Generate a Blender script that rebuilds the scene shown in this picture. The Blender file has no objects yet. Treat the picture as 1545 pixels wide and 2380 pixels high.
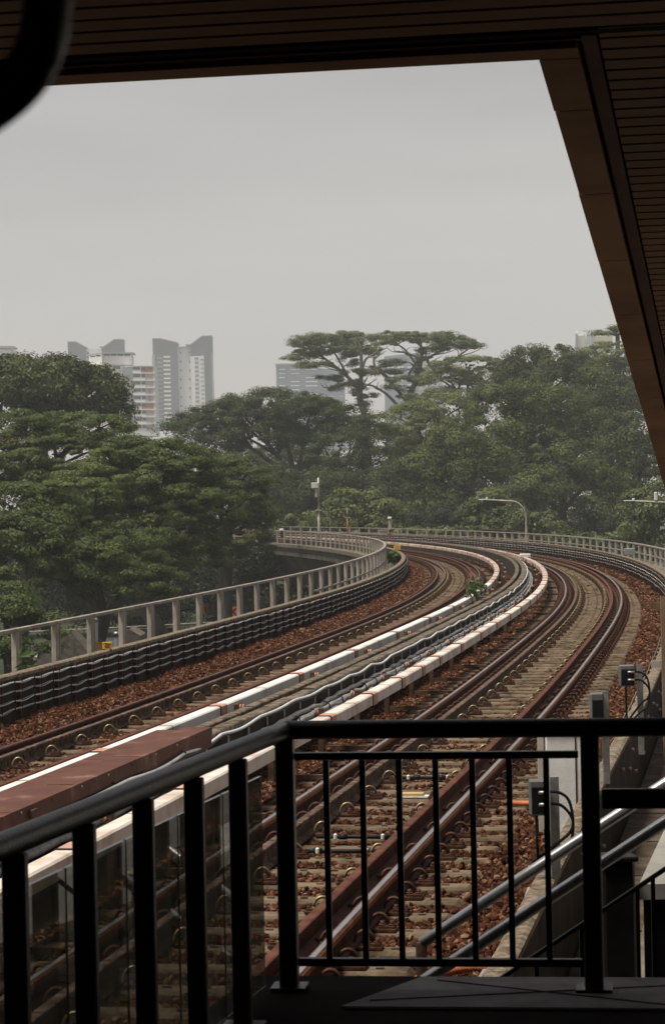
import bpy, math, random
import numpy as np

R = math.radians
C = bpy.context.scene.collection
rng = np.random.default_rng(7)
random.seed(7)

# ------------------------------------------------------------------ camera, world, sun, exposure
sc = bpy.context.scene
H = 2.6295                                     # eye height above the rail heads (metres)
cam_d = bpy.data.cameras.new("camera")
cam = bpy.data.objects.new("camera", cam_d)
C.objects.link(cam)
cam_d.sensor_fit = 'VERTICAL'
cam_d.sensor_height = 36.0
cam_d.lens = 81.73
cam_d.clip_start = 0.05
cam_d.clip_end = 20000
from mathutils import Matrix, Vector
cam.matrix_world = (Matrix.Translation((0, 0, H)) @ Matrix.Rotation(R(90 - 0.2213), 4, 'X')
                    @ Matrix.Rotation(R(-1.161), 4, 'Z'))
cam_d.dof.use_dof = True
cam_d.dof.focus_distance = 40
cam_d.dof.aperture_fstop = 18
sc.camera = cam

SUN_EL, SUN_AZ = 68, -114                       # degrees; azimuth from +Y towards +X
w = bpy.data.worlds.new("World")
sc.world = w
w.use_nodes = True
nt = w.node_tree
bg = nt.nodes["Background"]
sky = nt.nodes.new("ShaderNodeTexSky")
sky.sky_type = 'NISHITA'
sky.sun_disc = False
sky.sun_elevation = R(SUN_EL)
sky.sun_rotation = R(SUN_AZ)
sky.air_density = 1.0
sky.dust_density = 6.0
hsv = nt.nodes.new("ShaderNodeHueSaturation")
hsv.inputs["Saturation"].default_value = 0.10
mixc = nt.nodes.new("ShaderNodeMix")
mixc.data_type = 'RGBA'
mixc.inputs[0].default_value = 0.72
# an even layer of cloud: palest near the skyline, greyer overhead, with faint streaks
tcw = nt.nodes.new("ShaderNodeTexCoord")
sep = nt.nodes.new("ShaderNodeSeparateXYZ")
nt.links.new(tcw.outputs["Generated"], sep.inputs[0])
mpw = nt.nodes.new("ShaderNodeMapping"); mpw.inputs["Scale"].default_value = (2.5, 2.5, 16)
nt.links.new(tcw.outputs["Generated"], mpw.inputs["Vector"])
cln = nt.nodes.new("ShaderNodeTexNoise"); cln.inputs["Scale"].default_value = 1.3; cln.inputs["Detail"].default_value = 4
nt.links.new(mpw.outputs[0], cln.inputs["Vector"])
madd = nt.nodes.new("ShaderNodeMath"); madd.operation = 'MULTIPLY_ADD'; madd.inputs[1].default_value = .13; 
sub = nt.nodes.new("ShaderNodeMath"); sub.operation = 'SUBTRACT'; sub.inputs[1].default_value = .065
nt.links.new(sep.outputs["Z"], sub.inputs[0])
nt.links.new(cln.outputs["Fac"], madd.inputs[0]); nt.links.new(sub.outputs[0], madd.inputs[2])
crw = nt.nodes.new("ShaderNodeValToRGB")
E_ = crw.color_ramp.elements
E_[0].position = 0.0; E_[0].color = (.72, .65, .60, 1)
E_[1].position = 1.0; E_[1].color = (.25, .25, .26, 1)
for p_, c_ in ((.05, (.695, .65, .61)), (.10, (.65, .628, .605)), (.155, (.515, .505, .50)), (.205, (.38, .376, .38)), (.4, (.29, .29, .30))):
    e_ = E_.new(p_); e_.color = (*c_, 1)
nt.links.new(madd.outputs[0], crw.inputs[0])
scl = nt.nodes.new("ShaderNodeVectorMath"); scl.operation = 'SCALE'; scl.inputs["Scale"].default_value = 8.2
nt.links.new(crw.outputs[0], scl.inputs[0])
nt.links.new(scl.outputs[0], mixc.inputs[7])
nt.links.new(sky.outputs[0], hsv.inputs["Color"])
nt.links.new(hsv.outputs[0], mixc.inputs[6])
nt.links.new(mixc.outputs[2], bg.inputs["Color"])
bg.inputs["Strength"].default_value = 0.125

sun_d = bpy.data.lights.new("sun", 'SUN')
sun_d.energy = 4.8
sun_d.angle = R(12)
sun_d.color = (1.0, 0.92, 0.80)
sun = bpy.data.objects.new("sun", sun_d)
C.objects.link(sun)
_d = Vector((math.sin(R(SUN_AZ)) * math.cos(R(SUN_EL)), math.cos(R(SUN_AZ)) * math.cos(R(SUN_EL)), math.sin(R(SUN_EL))))
sun.rotation_euler = _d.to_track_quat('Z', 'Y').to_euler()
sun.location = (-60, 40, 90)

sc.view_settings.view_transform = 'Standard'
sc.view_settings.look = 'None'
sc.view_settings.exposure = 0.05
sc.view_settings.gamma = 1.0
sc.render.engine = 'CYCLES'
sc.cycles.max_bounces = 8
sc.cycles.diffuse_bounces = 3
sc.cycles.glossy_bounces = 4
sc.cycles.transmission_bounces = 6
sc.cycles.volume_bounces = 1
sc.cycles.use_denoising = True
sc.cycles.sample_clamp_indirect = 6

# ------------------------------------------------------------------ surveying helpers
FV, CXV, YHV, ROLL = 5403.5, 772.5, 1169.1, R(1.161)
def at(vx, vy, Y):
    """world point at depth Y seen at survey position (vx, vy) on the 1545 x 2380 plan sheet"""
    c, s = math.cos(ROLL), math.sin(ROLL)
    a, b = vx - CXV, vy - 1190.0
    u = c * a - s * b
    v = s * a + c * b - (YHV - 1190.0)
    return Vector((u * Y / FV, Y, H - v * Y / FV))

# track alignment: heading and curvature along the line
KN = [0, 20, 35, 50, 65, 80, 95, 110, 130, 160, 200, 330]
KV = [.0025716, -.0016187, -.0004286, -.0032415, -.0027777, -.0034817, -.0040581, -.0043117, -.0028792, -.003566, -.0035582, -.0035554]
_S = np.arange(-40, 330, 0.25)
_k = np.interp(_S, KN, KV)
_k[_S < -5] = 0.0
_i0 = int(np.argmin(abs(_S)))
_t = np.concatenate([[0], np.cumsum((_k[1:] + _k[:-1]) / 2 * .25)])
_t += R(8.65908) - _t[int(np.argmin(abs(_S + 5)))]
_dx, _dy = np.sin(_t), np.cos(_t)
_x = np.concatenate([[0], np.cumsum((_dx[1:] + _dx[:-1]) / 2 * .25)])
_y = np.concatenate([[0], np.cumsum((_dy[1:] + _dy[:-1]) / 2 * .25)])
_x += -1.85866 - _x[_i0]
_y += 8.0 - _y[_i0]
def frame(s):
    return np.interp(s, _S, _x), np.interp(s, _S, _y), np.interp(s, _S, _t)
def P(s, o, z):
    x, y, t = frame(s)
    return np.stack(np.broadcast_arrays(x + np.cos(t) * o, y - np.sin(t) * o, z), -1)
def PV(s, o, z):
    return Vector([float(q) for q in P(float(s), float(o), float(z))])
def hd(s):
    return float(np.interp(s, _S, _t))

# ------------------------------------------------------------------ mesh helpers
class MB:
    def __init__(self):
        self.v, self.f, self.sm, self.n = [], [], [], 0
    def add(self, V, F, smooth=False):
        V = np.asarray(V, float).reshape(-1, 3)
        self.v.append(V)
        self.f += [tuple(int(i) + self.n for i in q) for q in F]
        self.sm += [smooth] * len(F)
        self.n += len(V)
        return self
    def box(self, c, size, ang=0.0, axes=None, bev=0.0):
        hx, hy, hz = [q / 2 for q in size]
        if axes is None:
            ca, sa = math.cos(ang), math.sin(ang)     # ang = heading, clockwise from +Y
            axes = ((ca, -sa, 0), (sa, ca, 0), (0, 0, 1))
        A = np.array(axes, float)
        if bev <= 0:
            L = np.array([(x, y, z) for z in (-hz, hz) for x, y in ((-hx, -hy), (hx, -hy), (hx, hy), (-hx, hy))])
            F = [(3, 2, 1, 0), (4, 5, 6, 7), (0, 1, 5, 4), (1, 2, 6, 5), (2, 3, 7, 6), (3, 0, 4, 7)]
        else:
            b = min(bev, hx * .9, hy * .9, hz * .9)
            ring = [(-hx + b, -hy), (hx - b, -hy), (hx, -hy + b), (hx, hy - b), (hx - b, hy), (-hx + b, hy), (-hx, hy - b), (-hx, -hy + b)]
            ins = [(np.sign(x) * (hx - b), np.sign(y) * (hy - b)) for x, y in ring]
            L = [(x, y, -hz) for x, y in ins] + [(x, y, -hz + b) for x, y in ring] + [(x, y, hz - b) for x, y in ring] + [(x, y, hz) for x, y in ins]
            L = np.array(L)
            F = [tuple(range(7, -1, -1)), tuple(range(24, 32))]
            for k in range(3):
                for i in range(8):
                    j = (i + 1) % 8
                    F.append((k * 8 + i, k * 8 + j, k * 8 + 8 + j, k * 8 + 8 + i))
        self.add(L @ A + np.array(c, float), F)
        return self
    def tube(self, pts, r, n=8, cap=True):
        p = np.asarray(pts, float)
        m = len(p)
        r = np.broadcast_to(np.asarray(r, float), (m,))
        t = np.gradient(p, axis=0)
        t /= np.linalg.norm(t, axis=1, keepdims=True) + 1e-12
        up = np.array([0, 0, 1.0])
        ref = np.where((abs(t @ up) > .93)[:, None], np.array([1.0, 0, 0]), up)
        if (abs(t @ up) > .93).mean() > .5:
            ref = np.broadcast_to(np.array([1.0, 0.02, 0]), t.shape)
        a = np.cross(t, ref); a /= np.linalg.norm(a, axis=1, keepdims=True) + 1e-12
        b = np.cross(a, t)
        for i in range(1, m):                          # keep the frame from flipping
            if a[i] @ a[i - 1] < 0 and abs(a[i] @ a[i - 1]) > .5:
                a[i] *= -1; b[i] *= -1
        th = np.arange(n) * 2 * math.pi / n
        V = p[:, None] + r[:, None, None] * (np.cos(th)[None, :, None] * a[:, None] + np.sin(th)[None, :, None] * b[:, None])
        F = []
        for i in range(m - 1):
            for j in range(n):
                k = (j + 1) % n
                F.append((i * n + j, i * n + k, i * n + n + k, i * n + n + j))
        self.add(V.reshape(-1, 3), F, True)
        if cap:
            self.f.append(tuple(self.n - m * n + j for j in range(n - 1, -1, -1)))
            self.f.append(tuple(self.n - n + j for j in range(n)))
            self.sm += [False, False]
        return self
    def sweep(self, prof, s, o=0.0, z=0.0, smooth=False, cap=True):
        """closed profile [(do, dz)] carried along the track"""
        s = np.asarray(s, float)
        n = len(prof)
        V = np.stack([P(s, o + a, z + b) for a, b in prof], 1)
        F = []
        for i in range(len(s) - 1):
            for j in range(n):
                k = (j + 1) % n
                F.append((i * n + j, i * n + k, i * n + n + k, i * n + n + j))
        b0 = self.n
        self.add(V.reshape(-1, 3), F, smooth)
        if cap:
            self.f.append(tuple(b0 + j for j in range(n - 1, -1, -1)))
            self.f.append(tuple(self.n - n + j for j in range(n)))
            self.sm += [False, False]
        return self
    def poly(self, pts, thick, axis=(0, 0, 1)):
        """flat outline given a thickness along axis (downwards/behind)"""
        p = np.asarray(pts, float)
        q = p - np.asarray(axis, float) * thick
        n = len(p)
        F = [tuple(range(n)), tuple(range(2 * n - 1, n - 1, -1))] + [(i, n + i, n + (i + 1) % n, (i + 1) % n) for i in range(n)]
        self.add(np.concatenate([p, q]), F)
        return self
    def build(self, name, mat, parent=None, loc=None):
        V = np.concatenate(self.v) if self.v else np.zeros((0, 3))
        me = bpy.data.meshes.new(name)
        if loc is not None:
            V = V - np.array(loc, float)
        me.from_pydata(V.tolist(), [], self.f)
        me.polygons.foreach_set("use_smooth", self.sm)
        me.materials.append(mat)
        me.update()
        o = bpy.data.objects.new(name, me)
        C.objects.link(o)
        if loc is not None:
            o.location = loc
        if parent is not None:
            o.parent = parent
            if loc is None and parent.get("_world"):
                o.location = -parent.location
        return o

def bigmesh(name, V, F, mat, parent=None, rnd=None, smooth=False):
    V = np.ascontiguousarray(V, np.float32); F = np.ascontiguousarray(F, np.int32)
    k = F.shape[1]
    me = bpy.data.meshes.new(name)
    me.vertices.add(len(V)); me.vertices.foreach_set("co", V.ravel())
    me.loops.add(F.size); me.loops.foreach_set("vertex_index", F.ravel())
    me.polygons.add(len(F))
    me.polygons.foreach_set("loop_start", np.arange(0, F.size, k, dtype=np.int32))
    me.polygons.foreach_set("use_smooth", np.full(len(F), smooth))
    me.update(calc_edges=True)
    if rnd is not None:
        a = me.attributes.new("rnd", 'FLOAT', 'FACE')
        a.data.foreach_set("value", np.ascontiguousarray(rnd, np.float32))
    me.materials.append(mat)
    o = bpy.data.objects.new(name, me)
    C.objects.link(o)
    if parent is not None:
        o.parent = parent
        if parent.get("_world"):
            o.location = -parent.location
    return o

def tag(o, label, cat, group=None, kind=None):
    o["label"] = label
    o["category"] = cat
    if group: o["group"] = group
    if kind: o["kind"] = kind
    return o
def thing(name, label, cat, loc=(0, 0, 0), rot=0.0, group=None, world=True):
    """Empty at the thing's base; world=True: its parts are given in world coordinates"""
    o = bpy.data.objects.new(name, None)
    C.objects.link(o)
    o.empty_display_size = 0.1
    o.location = loc
    o.rotation_euler = (0, 0, rot)
    if world: o["_world"] = 1
    return tag(o, label, cat, group)
def structure(o):
    o["kind"] = "structure"
    return o
def dup(root, loc, rot, label=None):
    r = root.copy(); C.objects.link(r)
    r.location = loc; r.rotation_euler = (0, 0, rot)
    if label: r["label"] = label
    for ch in root.children:
        c = ch.copy(); C.objects.link(c); c.parent = r
        for g in ch.children:
            d = g.copy(); C.objects.link(d); d.parent = c
    return r
def part(o, label):
    o["label"] = label
    return o

# ------------------------------------------------------------------ materials
def mat(name, c1, c2=None, scale=6.0, rough=.8, metal=0.0, bump=0.0, bscale=None, spec=.12, c3=None, contrast=(.35, .65), stretch=None, attr=None):
    m = bpy.data.materials.new(name)
    m.use_nodes = True
    t = m.node_tree; N = t.nodes; L = t.links
    b = N["Principled BSDF"]
    b.inputs["Roughness"].default_value = rough
    b.inputs["Metallic"].default_value = metal
    b.inputs["Specular IOR Level"].default_value = spec
    c2 = c2 or c1
    geo = N.new("ShaderNodeNewGeometry")
    vec = geo.outputs["Position"]
    if stretch:
        mp = N.new("ShaderNodeMapping"); mp.inputs["Scale"].default_value = stretch
        L.new(vec, mp.inputs["Vector"]); vec = mp.outputs[0]
    no = N.new("ShaderNodeTexNoise")
    no.inputs["Scale"].default_value = scale
    no.inputs["Detail"].default_value = 6
    no.inputs["Roughness"].default_value = .6
    L.new(vec, no.inputs["Vector"])
    rp = N.new("ShaderNodeValToRGB")
    rp.color_ramp.elements[0].position = contrast[0]; rp.color_ramp.elements[0].color = (*c1, 1)
    rp.color_ramp.elements[1].position = contrast[1]; rp.color_ramp.elements[1].color = (*c2, 1)
    if c3:
        e = rp.color_ramp.elements.new(min(.98, contrast[1] + .12)); e.color = (*c3, 1)
    if attr:
        at_ = N.new("ShaderNodeAttribute"); at_.attribute_name = attr
        mx = N.new("ShaderNodeMath"); mx.operation = 'MULTIPLY_ADD'
        mx.inputs[1].default_value = .45
        L.new(no.outputs["Fac"], mx.inputs[0])
        m2 = N.new("ShaderNodeMath"); m2.operation = 'MULTIPLY'; m2.inputs[1].default_value = .55
        L.new(at_.outputs["Fac"], m2.inputs[0]); L.new(m2.outputs[0], mx.inputs[2])
        L.new(mx.outputs[0], rp.inputs["Fac"])
    else:
        L.new(no.outputs["Fac"], rp.inputs["Fac"])
    L.new(rp.outputs["Color"], b.inputs["Base Color"])
    if bump:
        n2 = N.new("ShaderNodeTexNoise"); n2.inputs["Scale"].default_value = bscale or scale * 4
        n2.inputs["Detail"].default_value = 5
        L.new(vec, n2.inputs["Vector"])
        bp = N.new("ShaderNodeBump"); bp.inputs["Strength"].default_value = bump; bp.inputs["Distance"].default_value = .02
        L.new(n2.outputs["Fac"], bp.inputs["Height"]); L.new(bp.outputs[0], b.inputs["Normal"])
    return m

def leaf_mat(name, dark, light, warm=None, trans=.25, scale=.6):
    m = bpy.data.materials.new(name)
    m.use_nodes = True
    t = m.node_tree; N = t.nodes; L = t.links
    for n in list(N): N.remove(n)
    out = N.new("ShaderNodeOutputMaterial")
    geo = N.new("ShaderNodeNewGeometry")
    no = N.new("ShaderNodeTexNoise"); no.inputs["Scale"].default_value = scale; no.inputs["Detail"].default_value = 4
    L.new(geo.outputs["Position"], no.inputs["Vector"])
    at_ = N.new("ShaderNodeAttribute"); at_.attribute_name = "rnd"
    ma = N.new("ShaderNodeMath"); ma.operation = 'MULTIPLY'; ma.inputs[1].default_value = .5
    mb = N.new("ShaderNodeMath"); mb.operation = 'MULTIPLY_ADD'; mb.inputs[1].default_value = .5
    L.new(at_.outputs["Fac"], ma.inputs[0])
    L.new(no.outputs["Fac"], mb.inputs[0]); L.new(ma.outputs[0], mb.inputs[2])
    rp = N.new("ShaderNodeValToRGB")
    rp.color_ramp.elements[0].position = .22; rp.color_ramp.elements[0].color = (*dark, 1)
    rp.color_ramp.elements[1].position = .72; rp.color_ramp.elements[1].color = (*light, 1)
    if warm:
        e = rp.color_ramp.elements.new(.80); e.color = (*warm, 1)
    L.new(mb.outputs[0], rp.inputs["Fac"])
    d = N.new("ShaderNodeBsdfDiffuse"); L.new(rp.outputs[0], d.inputs["Color"])
    tr = N.new("ShaderNodeBsdfTranslucent"); L.new(rp.outputs[0], tr.inputs["Color"])
    gl = N.new("ShaderNodeBsdfGlossy"); gl.inputs["Roughness"].default_value = .45; gl.inputs["Color"].default_value = (.6, .62, .6, 1)
    m1 = N.new("ShaderNodeMixShader"); m1.inputs[0].default_value = trans
    L.new(d.outputs[0], m1.inputs[1]); L.new(tr.outputs[0], m1.inputs[2])
    m2 = N.new("ShaderNodeMixShader"); m2.inputs[0].default_value = .02
    L.new(m1.outputs[0], m2.inputs[1]); L.new(gl.outputs[0], m2.inputs[2])
    L.new(m2.outputs[0], out.inputs["Surface"])
    return m

M = {}
M['conc'] = mat("weathered_concrete", (.08, .066, .05), (.19, .165, .135), 3.0, .9, bump=.4, bscale=25, c3=(.3, .28, .24))
M['conc_dark'] = mat("stained_concrete", (.018, .015, .011), (.06, .05, .038), 2.2, .92, bump=.4, bscale=18, stretch=(1, 1, .25))
M['conc_pale'] = mat("pale_concrete", (.22, .21, .19), (.36, .35, .32), 1.5, .9, bump=.2)
M['conc_cap'] = mat("worn_concrete_coping", (.065, .048, .033), (.19, .155, .118), 9.0, .9, bump=.5, bscale=40, contrast=(.4, .6))
M['deck'] = mat("deck_concrete", (.05, .045, .04), (.11, .10, .085), 1.2, .9, bump=.3)
M['girder'] = mat("girder_concrete", (.06, .055, .048), (.10, .092, .08), .6, .9)
M['bed'] = mat("dusty_track_bed", (.022, .010, .006), (.075, .034, .019), 9.0, .95, bump=1.0, bscale=22)
M['rock'] = mat("rusty_ballast_stone", (.024, .010, .006), (.098, .039, .021), 14.0, .95, bump=.3, bscale=70, c3=(.23, .135, .085), contrast=(.25, .66), attr="rnd", spec=.05)
M['sleeper'] = mat("dusty_concrete_sleeper", (.056, .038, .023), (.185, .140, .095), 4.0, .95, bump=.4, bscale=40, contrast=(.32, .62))
M['rust'] = mat("dark_rail_rust", (.030, .012, .009), (.085, .034, .022), 7.0, .75, bump=.35, bscale=60, stretch=(1, 1, 1))
M['rust_scale'] = mat("flaking_rust", (.05, .027, .02), (.19, .135, .105), 10.0, .8, bump=.5, bscale=70, contrast=(.40, .66))
M['rust_red'] = mat("red_rail_rust", (.055, .020, .013), (.13, .050, .030), 5.0, .7, bump=.3, bscale=60)
M['rust_orange'] = mat("orange_rail_rust", (.17, .065, .022), (.33, .145, .055), 9.0, .6, metal=.2)
M['rust_post'] = mat("streaked_rusty_paint", (.10, .055, .03), (.24, .17, .11), 3.0, .75, stretch=(1, 1, .3))
M['pole_grey'] = mat("blue_grey_pole_paint", (.07, .08, .095), (.10, .115, .13), 2.0, .6)
M['wall_brown'] = mat("dark_brown_wall", (.016, .010, .007), (.04, .027, .019), 2.2, .92, bump=.4, bscale=18, stretch=(1, 1, .25))  # dark brown wall tone, mottled in tall streaks
M['polish'] = mat("polished_rail_steel", (.42, .39, .37), (.62, .59, .57), 5.0, .27, metal=1.0, stretch=(1, .15, 1))
M['polish_red'] = mat("worn_rail_steel_with_rust_film", (.085, .034, .022), (.15, .07, .05), 6.0, .45, metal=.5)
M['brass'] = mat("brassy_spring_steel", (.16, .115, .055), (.32, .25, .14), 20.0, .42, metal=.6)
M['clip_rust'] = mat("rusted_clip", (.045, .022, .015), (.12, .058, .036), 22.0, .6, metal=.3)
M['white'] = mat("white_cover_plastic", (.40, .36, .31), (.76, .74, .70), 1.8, .45, bump=.05, spec=.3, contrast=(.26, .5))
M['cream'] = mat("rust_stained_cover_plastic", (.38, .25, .185), (.74, .66, .58), 2.0, .45, bump=.05, contrast=(.28, .56), spec=.5)
M['stained'] = mat("heavily_stained_cover_plastic", (.26, .14, .10), (.58, .47, .40), 1.6, .5, contrast=(.32, .62))
M['pink'] = mat("salmon_joint_sleeve", (.42, .22, .16), (.58, .36, .28), 5.0, .5)
M['strap'] = mat("dark_strap", (.02, .012, .01), (.05, .03, .02), 9.0, .8)
M['brown_steel'] = mat("brown_stained_steel", (.06, .035, .022), (.14, .085, .055), 14.0, .65, metal=.2)
M['galv'] = mat("galvanised_steel", (.30, .31, .30), (.46, .47, .46), 18.0, .42, metal=.7)
M['galv_dull'] = mat("dull_galvanised_steel", (.29, .255, .215), (.46, .415, .365), 2.5, .7, metal=0, bump=.1)
M['fence_rail'] = mat("weathered_grey_rail", (.18, .155, .13), (.34, .30, .26), 4.0, .6, metal=0)
M['cable'] = mat("grey_cable", (.19, .19, .185), (.33, .33, .325), 12.0, .5)
M['cable_lt'] = mat("silver_cable", (.50, .50, .49), (.70, .70, .69), 12.0, .4)
M['cable_brown'] = mat("dusty_cable", (.10, .08, .06), (.22, .18, .14), 9.0, .6)
M['conduit'] = mat("pale_conduit", (.52, .54, .55), (.74, .76, .77), 8.0, .35)
M['black_cable'] = mat("black_cable", (.008, .008, .008), (.02, .02, .02), 8.0, .45)
M['maroon'] = mat("maroon_painted_trunking", (.072, .029, .020), (.118, .050, .036), 2.2, .6, bump=.12, bscale=14, c3=(.24, .14, .11), contrast=(.32, .58))
M['black_paint'] = mat("black_railing_paint", (.009, .009, .008), (.017, .016, .014), 30.0, .38, spec=.4, bump=.15, bscale=90, c3=(.05, .046, .04), contrast=(.4, .7))
M['stainless'] = mat("brushed_stainless_steel", (.54, .54, .55), (.66, .66, .67), 30.0, .34, metal=.7, spec=.4)
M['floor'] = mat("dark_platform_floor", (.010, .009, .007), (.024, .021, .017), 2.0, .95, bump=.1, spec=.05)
M['tile'] = mat("sunlit_granite_tile", (.17, .145, .145), (.28, .245, .25), 6.0, .7, spec=.15)  # granite tile with the sunlight on it put into its colour
M['slat'] = mat("brown_ceiling_slat", (.11, .055, .022), (.165, .09, .04), 1.2, .55)
M['gap'] = mat("dark_ceiling_void", (.008, .006, .004), (.012, .009, .006), 1.0, .95)
M['fascia'] = mat("water_stained_fascia_panel", (.13, .066, .028), (.25, .14, .068), 1.3, .6, bump=.1, contrast=(.3, .6))
M['shade_walls'] = mat("added_shade_wall", (.03, .022, .016), (.05, .038, .028), 1.0, .8)
M['fascia_trim'] = mat("dark_red_trim", (.045, .018, .012), (.07, .03, .02), 3.0, .6)
M['cab_white'] = mat("off_white_cabinet_paint", (.76, .745, .71), (.86, .845, .81), 8.0, .5, bump=.12, bscale=60)
M['box_grey'] = mat("grey_junction_box", (.10, .10, .10), (.16, .16, .165), 8.0, .5)
M['box_black'] = mat("black_box_face", (.008, .008, .008), (.016, .016, .016), 8.0, .4)
M['yellow'] = mat("yellow_sign_face", (.62, .36, .03), (.72, .44, .05), 5.0, .5)
M['orange'] = mat("orange_sign_face", (.62, .12, .02), (.72, .17, .03), 5.0, .5)
M['sign_black'] = mat("sign_lettering", (.012, .012, .012), None, 4.0, .6)
M['hose'] = mat("orange_corrugated_hose", (.42, .12, .05), (.60, .20, .09), 9.0, .5)
M['timber'] = mat("dirty_walkway_slab", (.045, .033, .024), (.12, .092, .07), 5.0, .9, bump=.5, bscale=30)
M['kerb_paint'] = mat("pale_wall_coping", (.08, .06, .042), (.24, .195, .145), 16.0, .9, bump=.6, bscale=60, contrast=(.38, .6))
M['ground'] = mat("grass_and_soil", (.018, .028, .012), (.05, .06, .03), .25, .95, bump=.5, bscale=3)
M['road'] = mat("road_asphalt", (.05, .05, .048), (.075, .073, .07), .8, .9, bump=.1)
M['pave'] = mat("pale_pavement", (.24, .22, .19), (.36, .33, .29), .9, .9)
M['bark'] = mat("grey_brown_bark", (.045, .038, .03), (.12, .105, .085), 1.6, .95, bump=.6, bscale=6, stretch=(1, 1, .3))
M['bark_pale'] = mat("pale_albizia_bark", (.13, .12, .10), (.26, .24, .21), .8, .95, stretch=(1, 1, .4))
M['red'] = mat("dull_red_sign", (.30, .05, .03), (.38, .07, .045), 4.0, .5)
M['brown_yellow'] = mat("yellow_plastic", (.42, .30, .12), (.52, .38, .17), 6.0, .5)
# far buildings
M['bw'] = mat("white_wall_paint", (.80, .79, .78), (.88, .87, .86), .05, .85)
M['bg'] = mat("slate_grey_wall_paint", (.045, .058, .085), (.075, .092, .125), .05, .85)
M['bm'] = mat("mid_grey_wall_paint", (.30, .30, .30), (.37, .37, .365), .05, .85)
M['bp'] = mat("dusty_pink_wall_paint", (.36, .12, .115), (.42, .15, .145), .1, .85)
M['blush'] = mat("pale_blush_wall_paint", (.46, .38, .37), (.52, .44, .43), .1, .85)
M['bwin'] = mat("dark_window_glass", (.05, .055, .065), (.10, .105, .115), .4, .25)
M['bwb'] = mat("blue_grey_window_glass", (.13, .16, .21), (.20, .23, .28), .1, .25)
M['bb'] = mat("blue_grey_wall", (.075, .115, .185), (.11, .155, .235), .05, .8)
M['bbe'] = mat("beige_wall_paint", (.52, .44, .31), (.58, .5, .37), .05, .85)
# foliage
M['lf_near'] = leaf_mat("feathery_green_leaf", (.036, .056, .015), (.140, .180, .056), (.26, .21, .05), .32, .35)
M['lf_big'] = leaf_mat("dark_glossy_leaf", (.026, .038, .013), (.115, .14, .048), (.18, .20, .07), .25, .4)
M['lf_dome'] = leaf_mat("deep_green_leaf", (.028, .044, .014), (.076, .104, .034), None, .28, .25)
M['lf_alb'] = leaf_mat("dull_green_leaflet", (.085, .108, .042), (.18, .215, .088), None, .32, .25)
M['lf_olive'] = leaf_mat("olive_leaf", (.064, .088, .026), (.18, .21, .070), (.20, .19, .06), .28, .3)
M['lf_broad'] = leaf_mat("broad_forest_leaf", (.026, .042, .012), (.145, .182, .058), (.21, .21, .07), .28, .35)
M['lf_light'] = leaf_mat("light_green_leaf", (.06, .085, .032), (.18, .21, .09), (.24, .24, .11), .38, .4)
M['lf_dark'] = leaf_mat("painted_shade_leaf", (.010, .016, .007), (.034, .046, .02), None, .1, .2)  # deep shade under the trees painted into a darker leaf colour
M['lf_fresh'] = leaf_mat("fresh_green_leaf", (.06, .095, .035), (.15, .20, .085), None, .3, 3)

def glass_mat():
    m = bpy.data.materials.new("clear_glass_panel")
    m.use_nodes = True
    b = m.node_tree.nodes["Principled BSDF"]
    b.inputs["Base Color"].default_value = (.50, .52, .48, 1)
    b.inputs["Roughness"].default_value = 0.0
    b.inputs["Transmission Weight"].default_value = 1.0
    b.inputs["IOR"].default_value = 1.7
    t = m.node_tree                                   # a pale film painted in for the milky reflections on the panel
    d = t.nodes.new("ShaderNodeBsdfDiffuse"); d.inputs["Color"].default_value = (.46, .42, .33, 1)
    no = t.nodes.new("ShaderNodeTexNoise"); no.inputs["Scale"].default_value = 3.0; no.inputs["Detail"].default_value = 5
    ma = t.nodes.new("ShaderNodeMath"); ma.operation = 'MULTIPLY'; ma.inputs[1].default_value = .50
    t.links.new(no.outputs["Fac"], ma.inputs[0])
    mx = t.nodes.new("ShaderNodeMixShader")
    t.links.new(ma.outputs[0], mx.inputs[0]); t.links.new(b.outputs[0], mx.inputs[1]); t.links.new(d.outputs[0], mx.inputs[2])
    t.links.new(mx.outputs[0], t.nodes["Material Output"].inputs["Surface"])
    return m
M['glass'] = glass_mat()
exec_order = None

# ================================================================== THE SETTING
g = MB(); g.v.append(np.array([(-9000, -300, -6), (9000, -300, -6), (9000, 16000, -6), (-9000, 16000, -6)], float)); g.f = [(0, 1, 2, 3)]; g.sm = [False]; g.n = 4
structure(g.build("ground", M['ground']))

S0, S1 = -14.0, 300.0
S_ALL = np.concatenate([np.arange(S0, 60, .5), np.arange(60, S1 + .1, 1.0)])
OC = -2.1085                       # middle of the double track
via = thing("viaduct", "long curving concrete railway viaduct carrying both tracks above the trees", "viaduct", (0, 3, -6))
MB().sweep([(-7.15, -.36), (3.35, -.36), (3.35, -.62), (-7.15, -.62)], S_ALL).build("deck", M['deck'], via)
MB().sweep([(-7.28, .105), (-6.62, .11), (-6.62, -.352), (-7.12, -.352), (-7.12, -.09), (-7.28, -.09)], S_ALL).build("edge_ledge", M['conc'], via)
MB().sweep([(2.62, .11), (3.48, .105), (3.48, -.09), (3.32, -.09), (3.32, -.352), (2.62, -.352)], S_ALL).build("edge_ledge", M['conc'], via)
MB().sweep([(-6.9, -.623), (3.1, -.623), (1.2, -2.6), (-5.4, -2.6)], S_ALL).build("girder", M['girder'], via)
for s in (22, 52, 82, 112, 142, 172, 202, 232):
    q = PV(s, OC, 0)
    b = MB().tube([(q.x, q.y, -6.2), (q.x, q.y, -2.9), (q.x, q.y, -2.9), ], [.9, .9, .9], 16)
    b.box((q.x, q.y, -2.75), (4.2, 1.7, .49), hd(s))
    b.build("pier", M['girder'], via)

structure(MB().sweep([(-6.10, -.250), (1.96, -.250), (1.96, -.355), (-6.10, -.355)], S_ALL).build("track_bed", M['bed']))

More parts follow.
